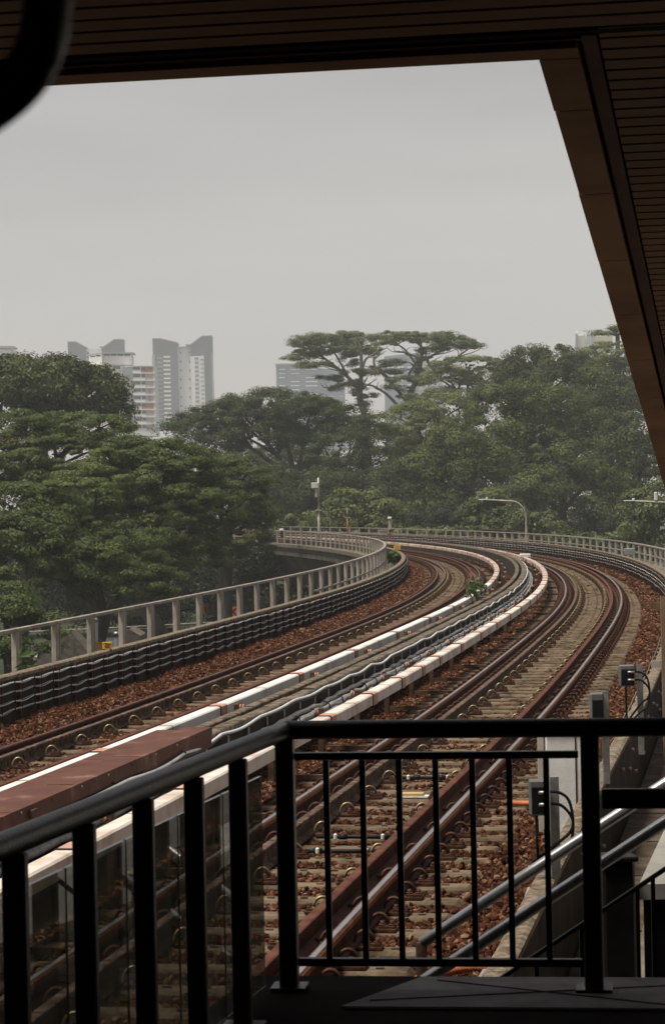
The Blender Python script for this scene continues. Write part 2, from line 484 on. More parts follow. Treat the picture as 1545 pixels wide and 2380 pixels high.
# --- ballast stones (uncountable): real stones, thinner far away
def rocks(name, label, zones):
    t = (1 + 5 ** .5) / 2
    ico = np.array([(-1, t, 0), (1, t, 0), (-1, -t, 0), (1, -t, 0), (0, -1, t), (0, 1, t), (0, -1, -t), (0, 1, -t), (t, 0, -1), (t, 0, 1), (-t, 0, -1), (-t, 0, 1)]) / 1.9
    tri = np.array([(0, 11, 5), (0, 5, 1), (0, 1, 7), (0, 7, 10), (0, 10, 11), (1, 5, 9), (5, 11, 4), (11, 10, 2), (10, 7, 6), (7, 1, 8), (3, 9, 4), (3, 4, 2), (3, 2, 6), (3, 6, 8), (3, 8, 9), (4, 9, 5), (2, 4, 11), (6, 2, 10), (8, 6, 7), (9, 8, 1)])
    var = np.stack([ico * (1 + rng.uniform(-.28, .28, (12, 1))) for _ in range(24)])
    Vs, Rn = [], []
    for s0, s1, o0, o1, z0, dens, rad, keep in zones:
        n = int((s1 - s0) * (o1 - o0) * dens)
        s = rng.uniform(s0, s1, n); o = rng.uniform(o0, o1, n)
        k = keep(s, o) if keep else np.ones(n, bool)
        s, o = s[k], o[k]; n = len(s)
        zz = z0(s, o) if callable(z0) else np.full(n, z0)
        c = P(s, o, zz + rng.normal(0, .010, n))
        q = rng.normal(size=(n, 4)); q /= np.linalg.norm(q, axis=1, keepdims=True)
        a, b_, c_, d_ = q.T
        Rm = np.stack([1 - 2 * (c_ * c_ + d_ * d_), 2 * (b_ * c_ - d_ * a), 2 * (b_ * d_ + c_ * a), 2 * (b_ * c_ + d_ * a), 1 - 2 * (b_ * b_ + d_ * d_), 2 * (c_ * d_ - b_ * a), 2 * (b_ * d_ - c_ * a), 2 * (c_ * d_ + b_ * a), 1 - 2 * (b_ * b_ + c_ * c_)], -1).reshape(n, 3, 3)
        sz = rad * rng.uniform(.6, 1.3, (n, 1)) * rng.uniform(.75, 1.2, (n, 3))
        L = var[rng.integers(0, 24, n)] * sz[:, None]
        Vs.append(c[:, None] + np.einsum('nij,nkj->nki', Rm, L)); Rn.append(rng.random(n))
    V = np.concatenate(Vs); rn = np.concatenate(Rn); n = len(V)
    F = (tri[None] + 12 * np.arange(n)[:, None, None]).reshape(-1, 3)
    o = bigmesh(name, V.reshape(-1, 3), F, M['rock'], rnd=np.repeat(rn, 20))
    return tag(o, label, "gravel", kind="stuff")

PITCH, SLS = .61, .11            # sleeper pitch and phase
L_OC = -4.2275
def off_sleeper(c, half=1.24, p=.03):
    def f(s, o):
        on = (abs(o - c) < half) & (abs(((s - SLS) / PITCH + .5) % 1 - .5) * PITCH < .115)
        return ~on | (rng.random(len(s)) < p)
    return f
def off_sleeper_left(s, o):
    # the left track is buried deeper: stones lie over the sleeper ends on its outer side
    on = (o > L_OC - .62) & (o < L_OC + 1.2) & (abs(((s - SLS) / PITCH + .5) % 1 - .5) * PITCH < .115)
    return ~on | (rng.random(len(s)) < .12)
def z_left(s, o):
    e = np.clip((L_OC - .85 - o) / .9, 0, 1)
    return -.212 - .036 * np.clip((s - 20) / 12, 0, 1) + (.117 + .036 * np.clip((s - 20) / 12, 0, 1)) * e * e * (3 - 2 * e) + .02 * np.sin(s * 1.7 + o * 3)
def z_right(s, o):
    return -.210 - .036 * np.clip((s - 18) / 12, 0, 1) + .012 * np.sin(s * 2.1 + o * 4)
# fill under the left shoulder so that the stones rest on something
sh = MB().sweep([(-6.09, -.115), (-5.75, -.15), (-5.45, -.195), (-5.1, -.246), (-5.1, -.2485), (-6.09, -.2485)], S_ALL)
structure(sh.build("ballast_shoulder", M['bed']))
rocks("ballast", "rust brown ballast stones between the concrete sleepers of both tracks", [
    (-1.5, 12, -1.45, 1.93, z_right, 900, .0225, off_sleeper(0)),
    (12, 30, -1.95, 1.93, z_right, 800, .0240, off_sleeper(0)),
    (30, 60, -1.95, 1.93, z_right, 260, .038, off_sleeper(0)),
    (60, 120, -1.95, 1.93, z_right, 45, .06, off_sleeper(0)),
    (14, 34, -6.05, -2.45, z_left, 900, .0240, off_sleeper_left),
    (34, 60, -6.05, -2.45, z_left, 480, .032, off_sleeper_left),
    (60, 125, -6.05, -2.45, z_left, 140, .052, off_sleeper_left)])

# ================================================================== TRACKS
# --- rails
RAIL = [(-.036, 0), (-.028, .0), (.028, 0), (.036, -.006), (.036, -.036), (.010, -.052), (.010, -.125), (.068, -.146), (.068, -.158), (-.068, -.158), (-.068, -.146), (-.010, -.125), (-.010, -.052), (-.036, -.036), (-.036, -.006)]
RAIL = RAIL[1:]
def rail(name, label, o, dz, m, head=None, side=None):
    t = thing(name, label, "rail", PV(S0, o, dz - .16))
    MB().sweep(RAIL, S_ALL, o, dz).build("rail_body", m, t)
    if head:
        MB().sweep([(-.017, .0025), (.018, .0025), (.018, .0), (-.017, .0)], S_ALL, o, dz).build("running_surface", head, t)
    if side is not None:
        e = .0362 * side
        MB().sweep([(e, -.004), (e + .002 * side, -.004), (e + .002 * side, -.037), (e, -.037)], S_ALL, o, dz).build("gauge_face", M['rust_orange'], t)
G = .7525
cR, cL = .0133, .026
rail("running_rail", "left running rail of the right track with a bright polished top", -G, -cR, M['rust'], M['polish'], 1)
rail("running_rail", "outermost right running rail with a polished top, beside the rusty guard rail", G, cR, M['rust'], M['polish'], 1)
rail("guard_rail", "flaky rusty guard rail inside the left running rail of the right track", -.455, -cR + .004, M['rust_scale'])
rail("guard_rail", "red brown guard rail inside the right running rail of the right track", .505, cR + .004, M['rust_red'])
rail("running_rail", "red worn running rail nearest the cable wall on the left", L_OC - G, -cL, M['rust'], M['polish_red'])
rail("running_rail", "right running rail of the left track half hidden by the white third rail cover", L_OC + G, cL, M['rust'], M['polish_red'])
rail("guard_rail", "pale grey stained guard rail of the left track on its left side", L_OC - .47, -cL + .004, M['rust_scale'])
rail("guard_rail", "dark rusty guard rail of the left track on its right side", L_OC + .47, cL + .004, M['rust_red'])

# --- sleepers: one monoblock, copied along both tracks
def sleeper_mb():
    b = MB()
    xs = [-1.255, -1.22, -.45, .45, 1.22, 1.255]
    top = [-.205, -.172, -.176, -.176, -.172, -.205]
    V, F = [], []
    for x, z in zip(xs, top):
        V += [(x, -.115, -.33), (x, -.100, z - .02), (x, -.085, z), (x, .085, z), (x, .100, z - .02), (x, .115, -.33)]
    for i in range(5):
        for j in range(6):
            k = (j + 1) % 6
            F.append((i * 6 + j, i * 6 + 6 + j, i * 6 + 6 + k, i * 6 + k))
    F += [tuple(range(6)), tuple(range(35, 29, -1))]
    b.add(V, F)
    for x in (-1.05, 1.05, -.12, .12):                  # small cast lugs
        b.box((x, 0, -.168), (.05, .02, .014))
    return b
sl0 = sleeper_mb().build("sleeper", M['sleeper'])
def place_sleeper(o, s, off, label, group):
    o.location = PV(s, off, 0)
    o.rotation_euler = (0, 0, -hd(s) + random.gauss(0, .004))
    tag(o, label, "sleeper", group)
me = sl0.data
V0 = np.array([v.co[:] for v in me.vertices]); F0 = [tuple(p.vertices) for p in me.polygons]
def many(V0, F0, frames):
    """the same small shape repeated in one mesh: frames = (s, o, z, mirror)"""
    b = MB()
    for s, o, z, mir in frames:
        x, y, h = [float(q) for q in frame(s)]
        L = V0 * np.array([mir, 1, 1])
        c, sn = math.cos(h), math.sin(h)
        W = np.stack([x + c * (L[:, 0] + o) + sn * L[:, 1], y - sn * (L[:, 0] + o) + c * L[:, 1], L[:, 2] + z], 1)
        b.add(W, F0)
    return b
first = True
nR, nL = 185, 115
for k in range(nR):
    s = SLS + PITCH * (k - 3)
    o = sl0 if first else sl0.copy()
    if not first: C.objects.link(o)
    first = False
    place_sleeper(o, s, 0, "dusty concrete sleeper under the rails of the right track", "sleepers of the right track")
for k in range(nL):
    s = SLS + PITCH * (k + 18)
    o = sl0.copy(); C.objects.link(o)
    place_sleeper(o, s, L_OC, "dusty concrete sleeper under the rails of the left track", "sleepers of the left track")
fr = [(SLS + PITCH * k, 0, 0, 1) for k in range(nR - 3, 330)] + [(SLS + PITCH * k, L_OC, 0, 1) for k in list(range(-3, 18)) + list(range(18 + nL, 330))]
tag(many(V0, F0, fr).build("far_sleepers", M['sleeper']), "concrete sleepers of both tracks running away round the far bend", "sleepers", kind="stuff")

# --- rail fasteners: plate, two bolts and a bowed spring clip
def fastener_mbs(rich=True):
    pl = MB().box((.05, 0, -.158), (.17, .13, .018))
    pl.box((.075, 0, -.142), (.10, .085, .02))
    for x in (.04, .105):
        pl.tube([(x, 0, -.14), (x, 0, -.10)], .016, 6)
        pl.tube([(x, 0, -.132), (x, 0, -.122)], .027, 6)
    n = 11
    pts = [(.020 - .062 * math.cos(math.pi * (-.08 + 1.02 * i / (n - 1))), .004 * i - .02, -.138 + .082 * math.sin(math.pi * (-.08 + 1.02 * i / (n - 1)))) for i in range(n)]
    cl = MB().tube(pts, .0125, 6)
    cl.tube([(.072, .02, -.138), (.086, .04, -.136)], .019, 6)
    return pl, cl
def fastener(label, cmat, group):
    t = thing("rail_fastener", label, "rail clip", group=group, world=False)
    pl, cl = fastener_mbs()
    pl.build("base_plate", M['clip_rust'], t)
    cl.build("spring_clip", cmat, t)
    return t
FK = [(-.335, 1, M['brass'], "brassy bowed spring clip bolted beside the left guard rail of the right track", "clips beside the left guard rail of the right track", 70, -3, 2),
      (.835, 1, M['clip_rust'], "rusty bowed clip bolted outside the right running rail of the right track", "clips outside the right running rail", 90, -3, 1),
      (.66, -1, M['clip_rust'], "rusty bowed clip between the right running rail and its guard rail", "clips between running rail and guard rail", 35, -3, 2),
      (.385, -1, M['brass'], "brassy spring clip bolted beside the right guard rail of the right track", "clips beside the right guard rail of the right track", 45, 9, 2),
      (L_OC - .35, 1, M['brass'], "brassy bowed spring clip bolted beside the pale guard rail of the left track", "clips beside the guard rail of the left track", 60, 17, 2)]
for o_, mir, cm, lab, grp, n, k0, st_ in FK:
    t0 = fastener(lab, cm, grp)
    for k in range(n):
        s = SLS + PITCH * (k * st_ + k0)
        t = t0 if k == 0 else dup(t0, (0, 0, 0), 0)
        t.location = PV(s, o_, 0); t.rotation_euler = (0, 0, -hd(s) + (math.pi if mir < 0 else 0) + random.gauss(0, .06))
pl, cl = fastener_mbs()
Vp = np.concatenate(pl.v); Vc = np.concatenate(cl.v)
frc, frd = [], []
for o_, mir, cm, lab, grp, n, k0, st_ in FK:
    ks = [k for k in range(-3, 330) if not (k0 <= k < k0 + n * st_) and (k - k0) % st_ == 0]
    frc += [(SLS + PITCH * k, o_, 0, mir) for k in ks if cm is M['brass']]
    frd += [(SLS + PITCH * k, o_, 0, mir) for k in ks]
for o_, mir in ((-.86, -1), (-.62, 1), (L_OC + .37, -1), (L_OC + .86, 1), (L_OC - .86, -1)):
    frd += [(SLS + PITCH * k, o_, 0, mir) for k in range(-3, 330)]
tag(many(Vp, pl.f, frd).build("far_fastener_plates", M['clip_rust']), "rusty fastening plates along the far part of the rails", "rail clips", kind="stuff")
tag(many(Vc, cl.f, frc).build("far_spring_clips", M['brass']), "brassy spring clips along the far part of the rails", "rail clips", kind="stuff")
tag(many(Vc, cl.f, [f for f in frd if f not in set(frc)]).build("far_rusty_clips", M['clip_rust']), "rusty spring clips along the far part of the rails", "rail clips", kind="stuff")

# --- third rails under their protective covers
def third_rail(label, o0, o1, m, joints, side, near_s, post_s, dark_far):
    t = thing("third_rail", label, "third rail", PV(0, (o0 + o1) / 2, -.2))
    a = np.array([s for s in S_ALL if s >= near_s])
    prof = [(o0, .285), (o0 + .015, .30), (o1 - .015, .30), (o1, .285), (o1, .165), (o1 - .012, .165), (o1 - .012, .283), (o0 + .012, .283), (o0 + .012, .165), (o0, .165)]
    MB().sweep(prof, a[a <= 58]).build("cover", m, t)
    MB().sweep(prof, a[a >= 58]).build("cover", M['stained'], t)
    mid = (o0 + o1) / 2
    MB().sweep([(-.03, .235), (.03, .235), (.03, .15), (-.03, .15)], a, mid).build("conductor_rail", M['rust'], t)
    pj = [(o0 - .006, .292), (o0 + .014, .307), (o1 - .014, .307), (o1 + .006, .292), (o1 + .006, .158), (o0 - .006, .158)]
    for s in joints:
        MB().sweep(pj, np.array([s - .16, s, s + .16])).build("joint_sleeve", M['pink'], t)
        ps = [(o0 - .009, .295), (o0 + .012, .311), (o1 - .012, .311), (o1 + .009, .295), (o1 + .009, .155), (o0 - .009, .155)]
        MB().sweep(ps, np.array([s - .19, s - .165])).build("strap", M['strap'], t)
    js = joints
    for s0_, s1_ in zip(js[:-1], js[1:]):
        for f in (.5,):
            s = s0_ + (s1_ - s0_) * f
            ps = [(o0 - .002, .287), (o0 + .014, .303), (o1 - .014, .303), (o1 + .002, .287), (o1 + .002, .24), (o0 - .002, .24)]
            if len([c for c in t.children if c.name.startswith("seam")]) < 60:
                MB().sweep(ps, np.array([s - .006, s + .006])).build("seam_band", M['brown_steel'], t)
    for s in post_s:
        po = (o0 - .13) if side < 0 else (o1 + .13)
        b = MB().box(PV(s, po, -.02), (.06, .09, .50), hd(s))
        b.box(PV(s, (po + mid) / 2, .13), (abs(po - mid), .06, .035), hd(s))
        b.build("support_post", M['brown_steel'], t)
        b = MB()
        for q in (.0, .035, .07):
            c0 = PV(s, po + .04 * side + (q - .03) * (-side) * 1.0, .262)
            b.tube([c0 + Vector((0, 0, 0)), PV(s, po + .04 * side + (q - .03) * (-side) + .018, .262)], .038, 8)
        b.build("insulator", M['pink'], t)
        MB().box(PV(s, po, .265), (.065, .075, .09), hd(s), bev=.012).build("insulator_cap", M['brown_steel'], t)
        arm_o = (-1.0, o0 - .13) if side < 0 else (L_OC + 1.0, o1 + .13)
        aa, bb = min(arm_o), max(arm_o)
        MB().box(PV(s, (aa + bb) / 2, -.145), (bb - aa, .07, .05), hd(s)).build("bracket_arm", M['brown_steel'], t)
    return t
jR = [1.6, 4.1, 7.9, 11.2, 14.6, 17.6] + [20.5, 23.0, 25.1, 27.15, 30.16, 33.4, 36.6, 39.8, 43, 46.2, 49.4, 52.6, 55.8, 59] + list(np.arange(63, 170, 4.6))
pR = [6.5, 9.6, 12.7, 15.6, 18.4, 20.9, 23.4, 25.9, 28.3, 31.1, 35.2, 38.6, 42, 45.4, 48.8, 52.2, 55.6, 60, 65, 70, 76, 82]
third_rail("cream third rail cover with salmon joints along the left of the right track", -1.43, -1.27, M['cream'], jR, -1, -6, pR, True)
jL = [9.2, 14.0, 18.9, 23.85, 28.77, 33.73, 38.78, 43.6, 48.5, 53.4, 58.3, 63.2] + list(np.arange(68, 170, 4.9))
third_rail("white third rail cover along the right of the left track", -2.965, -2.80, M['white'], jL, 1, 2, [s + .12 for s in jL[:16]], False)

# white end box on the far third rail
b = MB().box(PV(86, -1.35, .36), (.42, .5, .16), hd(86), bev=.02)
tag(b.build("cover_end_box", M['white']), "small white box on top of the third rail cover at the bend", "box")

# --- the two low walls between the tracks
S_C = np.concatenate([np.arange(-10, 60, .5), np.arange(60, S1 + .1, 1.0)])
def low_wall(label, o0, o1, top):
    t = thing("low_wall", label, "wall", PV(0, (o0 + o1) / 2, -.35))
    MB().sweep([(o0, top - .06), (o1, top - .06), (o1, -.352), (o0, -.352)], S_C).build("wall_body", M['conc_dark'], t)
    # coping of cast pieces with dark joints
    b = MB()
    k = 0
    s = -10.0
    pieces = []
    while s < 120:
        pieces.append((s + .012, min(s + 1.2, 120) - .012)); s += 1.2
    for a, e in pieces:
        j = random.gauss(0, .004)
        b.sweep([(o0 - .012, top - .058), (o1 + .012, top - .058), (o1 + .012, top - .01 + j), (o1, top + j), (o0, top + j), (o0 - .012, top - .01 + j)], np.array([a, (a + e) / 2, e]))
    b.sweep([(o0 - .012, top - .058), (o1 + .012, top - .058), (o1 + .012, top), (o0 - .012, top)], np.arange(120.01, S1, 2.0))
    b.build("coping", M['conc_cap'], t)
    return t
low_wall("low concrete wall between the tracks, left of the pair, nearest the white cover", -2.27, -2.175, .40)
wall2 = low_wall("low concrete wall between the tracks carrying the white conduit and grey cables", -2.065, -1.935, .40)
# steel hanger plates on the right face of that wall
b0 = MB().box((.008, 0, .265), (.010, .06, .13))
for z in (.295, .24):
    b0.box((.016, 0, z), (.008, .022, .022))
hp0 = b0.build("hanger_plate", M['galv'], wall2)
for k in range(64):
    o = hp0 if k == 0 else hp0.copy()
    if k:
        C.objects.link(o); o.parent = wall2
    s = 14.3 + .95 * k
    o.location = PV(s, -1.934, 0) - wall2.location
    o.rotation_euler = (0, 0, -hd(s))

def wavy(s, o, z, period, sag, phase, jit, oj=.004):
    f = ((s - phase) / period) % 1
    seg = np.floor((s - phase) / period).astype(int)
    r1 = np.array([random.Random(int(q) * 7 + int(phase * 100) + int(np.mean(z) * 1000)).uniform(.2, 1.7) for q in seg])
    zz = z - sag * r1 * np.sin(np.pi * f) ** 1.3 + jit * np.sin(s * 2.3 + z * 40)
    return P(s, o + oj * np.sin(s * 1.3 + z * 30), zz)
def cable(label, s, o, z, r, m, period, sag, phase, jit=.004, n=6, cat="cable", name="cable", group=None):
    b = MB().tube(wavy(s, o, z, period, sag, phase, jit), r, n)
    return tag(b.build(name, m), label, cat, group)
sC = np.concatenate([np.arange(-6, 60, .12), np.arange(60, 140, .24)])
for z, o_, lab in ((.225, -1.862, "upper of the two fat grey cable bundles on the low wall, inner strand"), (.165, -1.805, "lower fat grey cable bundle beside the third rail, inner strand")):
    cable(lab, sC, o_, z, .030, M['cable'], .95, .022, 14.3 + .5, n=8)
    cable(lab.replace("inner", "outer"), sC, o_ + .045, z - .052, .029, M['cable'], .95, .022, 14.3 + .5, n=8)
# conduit clipped along the top of the wall
sK = np.concatenate([np.arange(-6, 60, .1), np.arange(60, 110, .2)])
oK = np.interp(sK, [12.6, 15.0], [-1.785, -1.895]); zK = np.interp(sK, [12.6, 15.0], [.385, .375])
cable("white flexible conduit waving along the top of the low wall between the tracks", sK, oK, zK, .0155, M['conduit'], 1.9, .024, 14.8, .005, 8, "conduit", "conduit")
cable("black cable clipped just under the white conduit on the low wall", sK, oK + .003, zK - .025, .010, M['black_cable'], 1.9, .024, 14.8, .005, 6)
clip = MB().box((0, 0, 0), (.05, .018, .075))
for k in range(46):
    s = 13.0 + .95 * k
    b = MB().box(PV(s, -1.868, .175), (.025, .03, .16), hd(s))
    if k == 0:
        tie0 = thing("cable_tie", "dark tie strapped round the fat grey cables on the low wall", "cable tie", (0, 0, 0), group="cable ties on the grey cables", world=False)
        MB().tube([(.052 * math.cos(a), 0, .062 * math.sin(a)) for a in np.linspace(0, 2 * math.pi, 13)], .008, 5, False).build("strap_loop", M['black_cable'], tie0)
        tt = tie0
    else:
        tt = dup(tie0, (0, 0, 0), 0)
    tt.location = PV(s + .5, -1.822, .165); tt.rotation_euler = (0, 0, -hd(s))

# --- maroon trunking over the near part of the walls
trk = thing("cable_trunking", "maroon painted steel trunking covering the low walls in the foreground", "trunking", PV(8, -2.1, -.2))
for i, (a, e) in enumerate(((-6, 0), (0, 3.6), (3.6, 8.0), (8.0, 11.55), (11.55, 14.1))):
    s = np.linspace(a + .011, e - .011, 6)
    MB().sweep([(-2.085, .515), (-1.815, .515), (-1.815, .395 if i < 4 else .44), (-2.085, .395 if i < 4 else .44)], s).build("cover_plate", M['maroon'], trk)
    MB().sweep([(-2.36, .487), (-2.0855, .487), (-2.0855, .40), (-2.36, .40)], s).build("side_plate", M['maroon'], trk)
s = np.linspace(11.56, 14.09, 5)
MB().sweep([(-2.08, .438), (-1.822, .438), (-1.822, .33), (-1.93, .33), (-1.93, .402), (-2.08, .402)], s).build("side_plate", M['maroon'], trk)
for s in (8.6, 10.6, 12.9, 6.6, 4.6):
    b = MB().tube([PV(s, -1.812, .40), PV(s, -1.78, .40)], .014, 6); b.tube([PV(s, -1.812, .40), PV(s, -1.808, .40)], .03, 8)
    b.build("bolt", M['brown_steel'], trk)
for k in range(16):
    s = 2.2 + .75 * k
    MB().tube([PV(s, -1.816, .488), PV(s, -1.806, .488)], .011, 6).build("bolt", M['galv_dull'] if k % 3 else M['brown_steel'], trk)
for s in (1.9, 5.7, 9.6):
    MB().box(PV(s, -1.95, .5165), (.20, .03, .004), hd(s)).build("lifting_tab", M['brown_steel'], trk)
MB().box(PV(8.45, -1.80, .45), (.03, .14, .06), hd(8)).build("latch", M['brown_steel'], trk)

# --- cable walls at both sides
def cable_wall(label, body_m, o_in, th, top, side, zs, s_hook0, cab_mats, s_rng, bracket_rng, cab_label):
    """side=+1: the track lies on the +o side of the wall"""
    t = thing("cable_wall", label, "wall", PV(0, o_in, -.35))
    a, b_ = (o_in - th, o_in) if side > 0 else (o_in, o_in + th)
    MB().sweep([(a, top - .055), (b_, top - .055), (b_, -.353), (a, -.353)], s_rng).build("wall_body", body_m, t)
    MB().sweep([(a - .01, top - .054), (b_ + .01, top - .054), (b_ + .012, top - .012), (b_ - .01, top), (a + .01, top), (a - .012, top - .012)], s_rng).build("coping", M['kerb_paint'], t)
    e = o_in + side * .022
    br0 = None
    for k in range(bracket_rng[0], bracket_rng[1]):
        s = s_hook0 + .87 * k
        if br0 is None:
            m_ = MB().box((side * .028, 0, -.31), (.05, .05, .52)); m_.box((side * .06, .03, -.31), (.012, .015, .50))
            br0 = m_.build("bracket", M['clip_rust'], t); o = br0
        else:
            o = br0.copy(); C.objects.link(o); o.parent = t
        o.location = PV(s, o_in, top) - t.location
        o.rotation_euler = (0, 0, -hd(s))
    s_hi = bracket_rng[1]
    hk = MB()
    m2 = MB()
    for k in range(bracket_rng[0], 230):
        s = s_hook0 + .87 * k
        if s > s_rng[-1] - 2: break
        if k >= s_hi:
            m2.box(PV(s, o_in + side * .028, top - .31), (.05, .05, .52), hd(s))
        for z in zs:
            hk.box(PV(s + .435, o_in + side * .055, z - .012), (.10, .022, .016), hd(s))
            hk.box(PV(s + .435, o_in + side * .108, z + .004), (.008, .022, .05), hd(s))
    h = hk.build("cable_hooks", M['strap'], t); h["kind"] = "stuff"
    if m2.n:
        h = m2.build("far_brackets", M['clip_rust'], t); h["kind"] = "stuff"
    sw = np.arange(s_hook0 + .87 * bracket_rng[0], min(s_rng[-1] - 2, 190), .12)
    sw = np.concatenate([sw[sw < 90], sw[sw >= 90][::2]])
    names = ["topmost", "second", "third", "lowest"]
    for i, z in enumerate(zs):
        for j in range(2):
            cable("%s of four tiers of cable strung along the %s, %s strand" % (names[i], cab_label, ("wall side", "track side")[j]),
                  sw, o_in + side * (.055 + .032 * j), z, .007 if i in (0, 2) else .008, cab_mats[(i + j) % len(cab_mats)] , .87, .011 + .008 * j + .012 * (i == 3), s_hook0 + .435, .003, 5)
    return t
wallL = cable_wall("grimy concrete wall hung with four tiers of cables on the far left", M['conc_dark'], -6.17, .13, .49, 1, (.40, .285, .165, .05), 21.65, [M['cable_lt'], M['cable'], M['cable']],
                   np.concatenate([np.arange(4, 60, .5), np.arange(60, S1, 1.)]), (-9, 88), "left wall")
wallR = cable_wall("concrete wall hung with tiers of cables along the right of the right track", M['wall_brown'], 2.01, .10, .41, -1, (.33, .22, .11, .0), 6.4, [M['cable'], M['cable_brown'], M['cable_lt'], M['cable_brown']],
                   np.concatenate([np.arange(-1.5, 60, .5), np.arange(60, S1, 1.)]), (10, 106), "right wall")
# bolts on the walkway face of the right wall
b = MB().tube([(-.006, 0, 0), (.03, 0, 0)], .017, 6)
bo0 = None
for k in range(46):
    s = 8.2 + .55 * k; z = (.22, -.05, .10)[k % 3]
    if bo0 is None: bo0 = o = b.build("bolt", M['galv_dull'], wallR)
    else:
        o = bo0.copy(); C.objects.link(o); o.parent = wallR
    o.location = PV(s, 2.112, z) - wallR.location; o.rotation_euler = (0, 0, -hd(s))

# --- fences
def fence(label, o_, s_rng, base, top, ph, n_parts, pw, n_from):
    t = thing("fence", label, "fence", PV(n_from, o_, base))
    MB().sweep([(-.05, top), (.05, top), (.05, top - .045), (-.05, top - .045)], s_rng, o_).build("top_rail", M['fence_rail'], t)
    MB().sweep([(-.018, .43), (.018, .43), (.018, .39), (-.018, .39)], s_rng[s_rng > (50 if o_ < 0 else 0)], o_).build("mid_rail", M['fence_rail'], t)
    hgt = top - .045 - base
    p0 = None; far = MB()
    k = 0
    s = ph
    while s < s_rng[-1] - .5:
        if k < n_parts:
            if p0 is None:
                b = MB().box((0, 0, hgt / 2), (.065, pw, hgt), bev=.006)
                b.box((0, -pw * .36, hgt / 2 - .01), (.10, .02, hgt - .03))
                b.box((0, pw * .36, hgt / 2 - .01), (.10, .02, hgt - .03))
                b.box((0, 0, .01), (.13, pw + .06, .018))
                p0 = o = b.build("post", M['galv_dull'], t)
            else:
                o = p0.copy(); C.objects.link(o); o.parent = t
            o.location = PV(s, o_, base) - t.location
            o.rotation_euler = (0, 0, -hd(s))
        else:
            far.box(PV(s, o_, base + hgt / 2), (.09, pw, hgt), hd(s))
        k += 1; s += 2.0 if s < 140 else 2.6
    if far.n:
        f = far.build("far_posts", M['galv_dull'], t); f["kind"] = "stuff"
    return t
fence("grey steel fence with wide flat posts along the left edge of the viaduct", -6.95, np.concatenate([np.arange(10, 70, .5), np.arange(70, S1, 1.)]), .105, .945, 18.15, 100, .20, 20)
fence("grey steel post fence along the right edge of the viaduct in front of the woods", 3.05, np.concatenate([np.arange(24, 70, .5), np.arange(70, S1, 1.)]), .105, .785, 26.4, 100, .17, 24)

# --- walkway slabs outside the right wall
wk = MB()
s = -.9
n_slab = 0
while s < 46:
    e = s + random.uniform(.55, .66)
    wk.sweep([(2.14, -.345), (2.60, -.345), (2.60, -.30 + random.gauss(0, .004)), (2.14, -.30 + random.gauss(0, .004))], np.array([s + .012, e - .012]))
    s = e; n_slab += 1
structure(wk.build("walkway", M['timber']))

nb = MB().sweep([(2.61, -.34), (8.5, -.34), (8.5, -.6), (2.61, -.6)], np.arange(-8, 26, 1.0))
structure(nb.build("pavement", M['deck']))

# ================================================================== LINESIDE EQUIPMENT
def lettering(text, size, mat_, loc, rot, name, parent):
    """raised lettering as mesh, from the built-in font"""
    cu = bpy.data.curves.new(name, 'FONT')
    cu.body = text; cu.size = size; cu.extrude = .002; cu.align_x = 'CENTER'; cu.align_y = 'CENTER'; cu.space_line = .82
    tmp = bpy.data.objects.new(name, cu); C.objects.link(tmp)
    dg = bpy.context.evaluated_depsgraph_get(); dg.update()
    me = bpy.data.meshes.new_from_object(tmp.evaluated_get(dg))
    bpy.data.objects.remove(tmp); bpy.data.curves.remove(cu)
    me.materials.clear(); me.materials.append(mat_)
    o = bpy.data.objects.new(name, me); C.objects.link(o)
    o.parent = parent; o.location = loc; o.rotation_euler = rot
    return o

def marker_sign(label, pos, w_, h_, text, tsize, fm, base_h=.06, side_plate=False):
    t = thing("distance_sign", label, "sign", pos, 0, world=False)
    MB().box((0, 0, base_h + h_ / 2), (w_, .012, h_), bev=.004).build("sign_face", fm, t)
    if text: lettering(text, tsize, M['sign_black'], (0, -.009, base_h + h_ / 2), (R(90), 0, 0), "lettering", t)
    b = MB().box((-w_ * .36, .02, (base_h + h_) / 2), (.025, .02, base_h + h_)); b.box((w_ * .36, .02, (base_h + h_) / 2), (.025, .02, base_h + h_))
    b.build("bracket", M['brown_steel'], t)
    if side_plate:
        MB().box((-w_ / 2 - .055, .05, base_h + h_ / 2 - .01), (.10, .012, h_ + .02)).build("back_plate", M['fascia'], t)
    return t
marker_sign("yellow sign reading 19km 900 standing on the left cable wall", PV(26.3, -6.2, .47), .145, .105, "19km\n900", .055, M['yellow'], .035, True)
marker_sign("orange yellow sign reading -1 on the left wall at the bend", PV(95, -6.22, .47), .30, .19, "-1", .20, M['yellow'], .05)

# white cabinet
cb = thing("equipment_cabinet", "tall off white steel cabinet standing beside the right track", "cabinet", PV(12.25, 1.70, -.25), -R(4), world=False)
MB().box((0, 0, .47), (.35, .42, .90), bev=.008).build("body", M['cab_white'], cb)
MB().box((-.0, -.0, .935), (.38, .46, .028), bev=.006).build("cap", M['cab_white'], cb)
MB().box((.075, -.213, .46), (.012, .006, .86)).build("door_gap", M['strap'], cb)
MB().box((.18, -.08, .45), (.02, .10, .22), bev=.005).build("side_vent", M['box_black'], cb)
MB().box((-.215, .02, .46), (.05, .26, .90), bev=.004).build("side_duct", M['galv_dull'], cb)
MB().box((0, 0, .01), (.42, .48, .02)).build("plinth", M['conc'], cb)

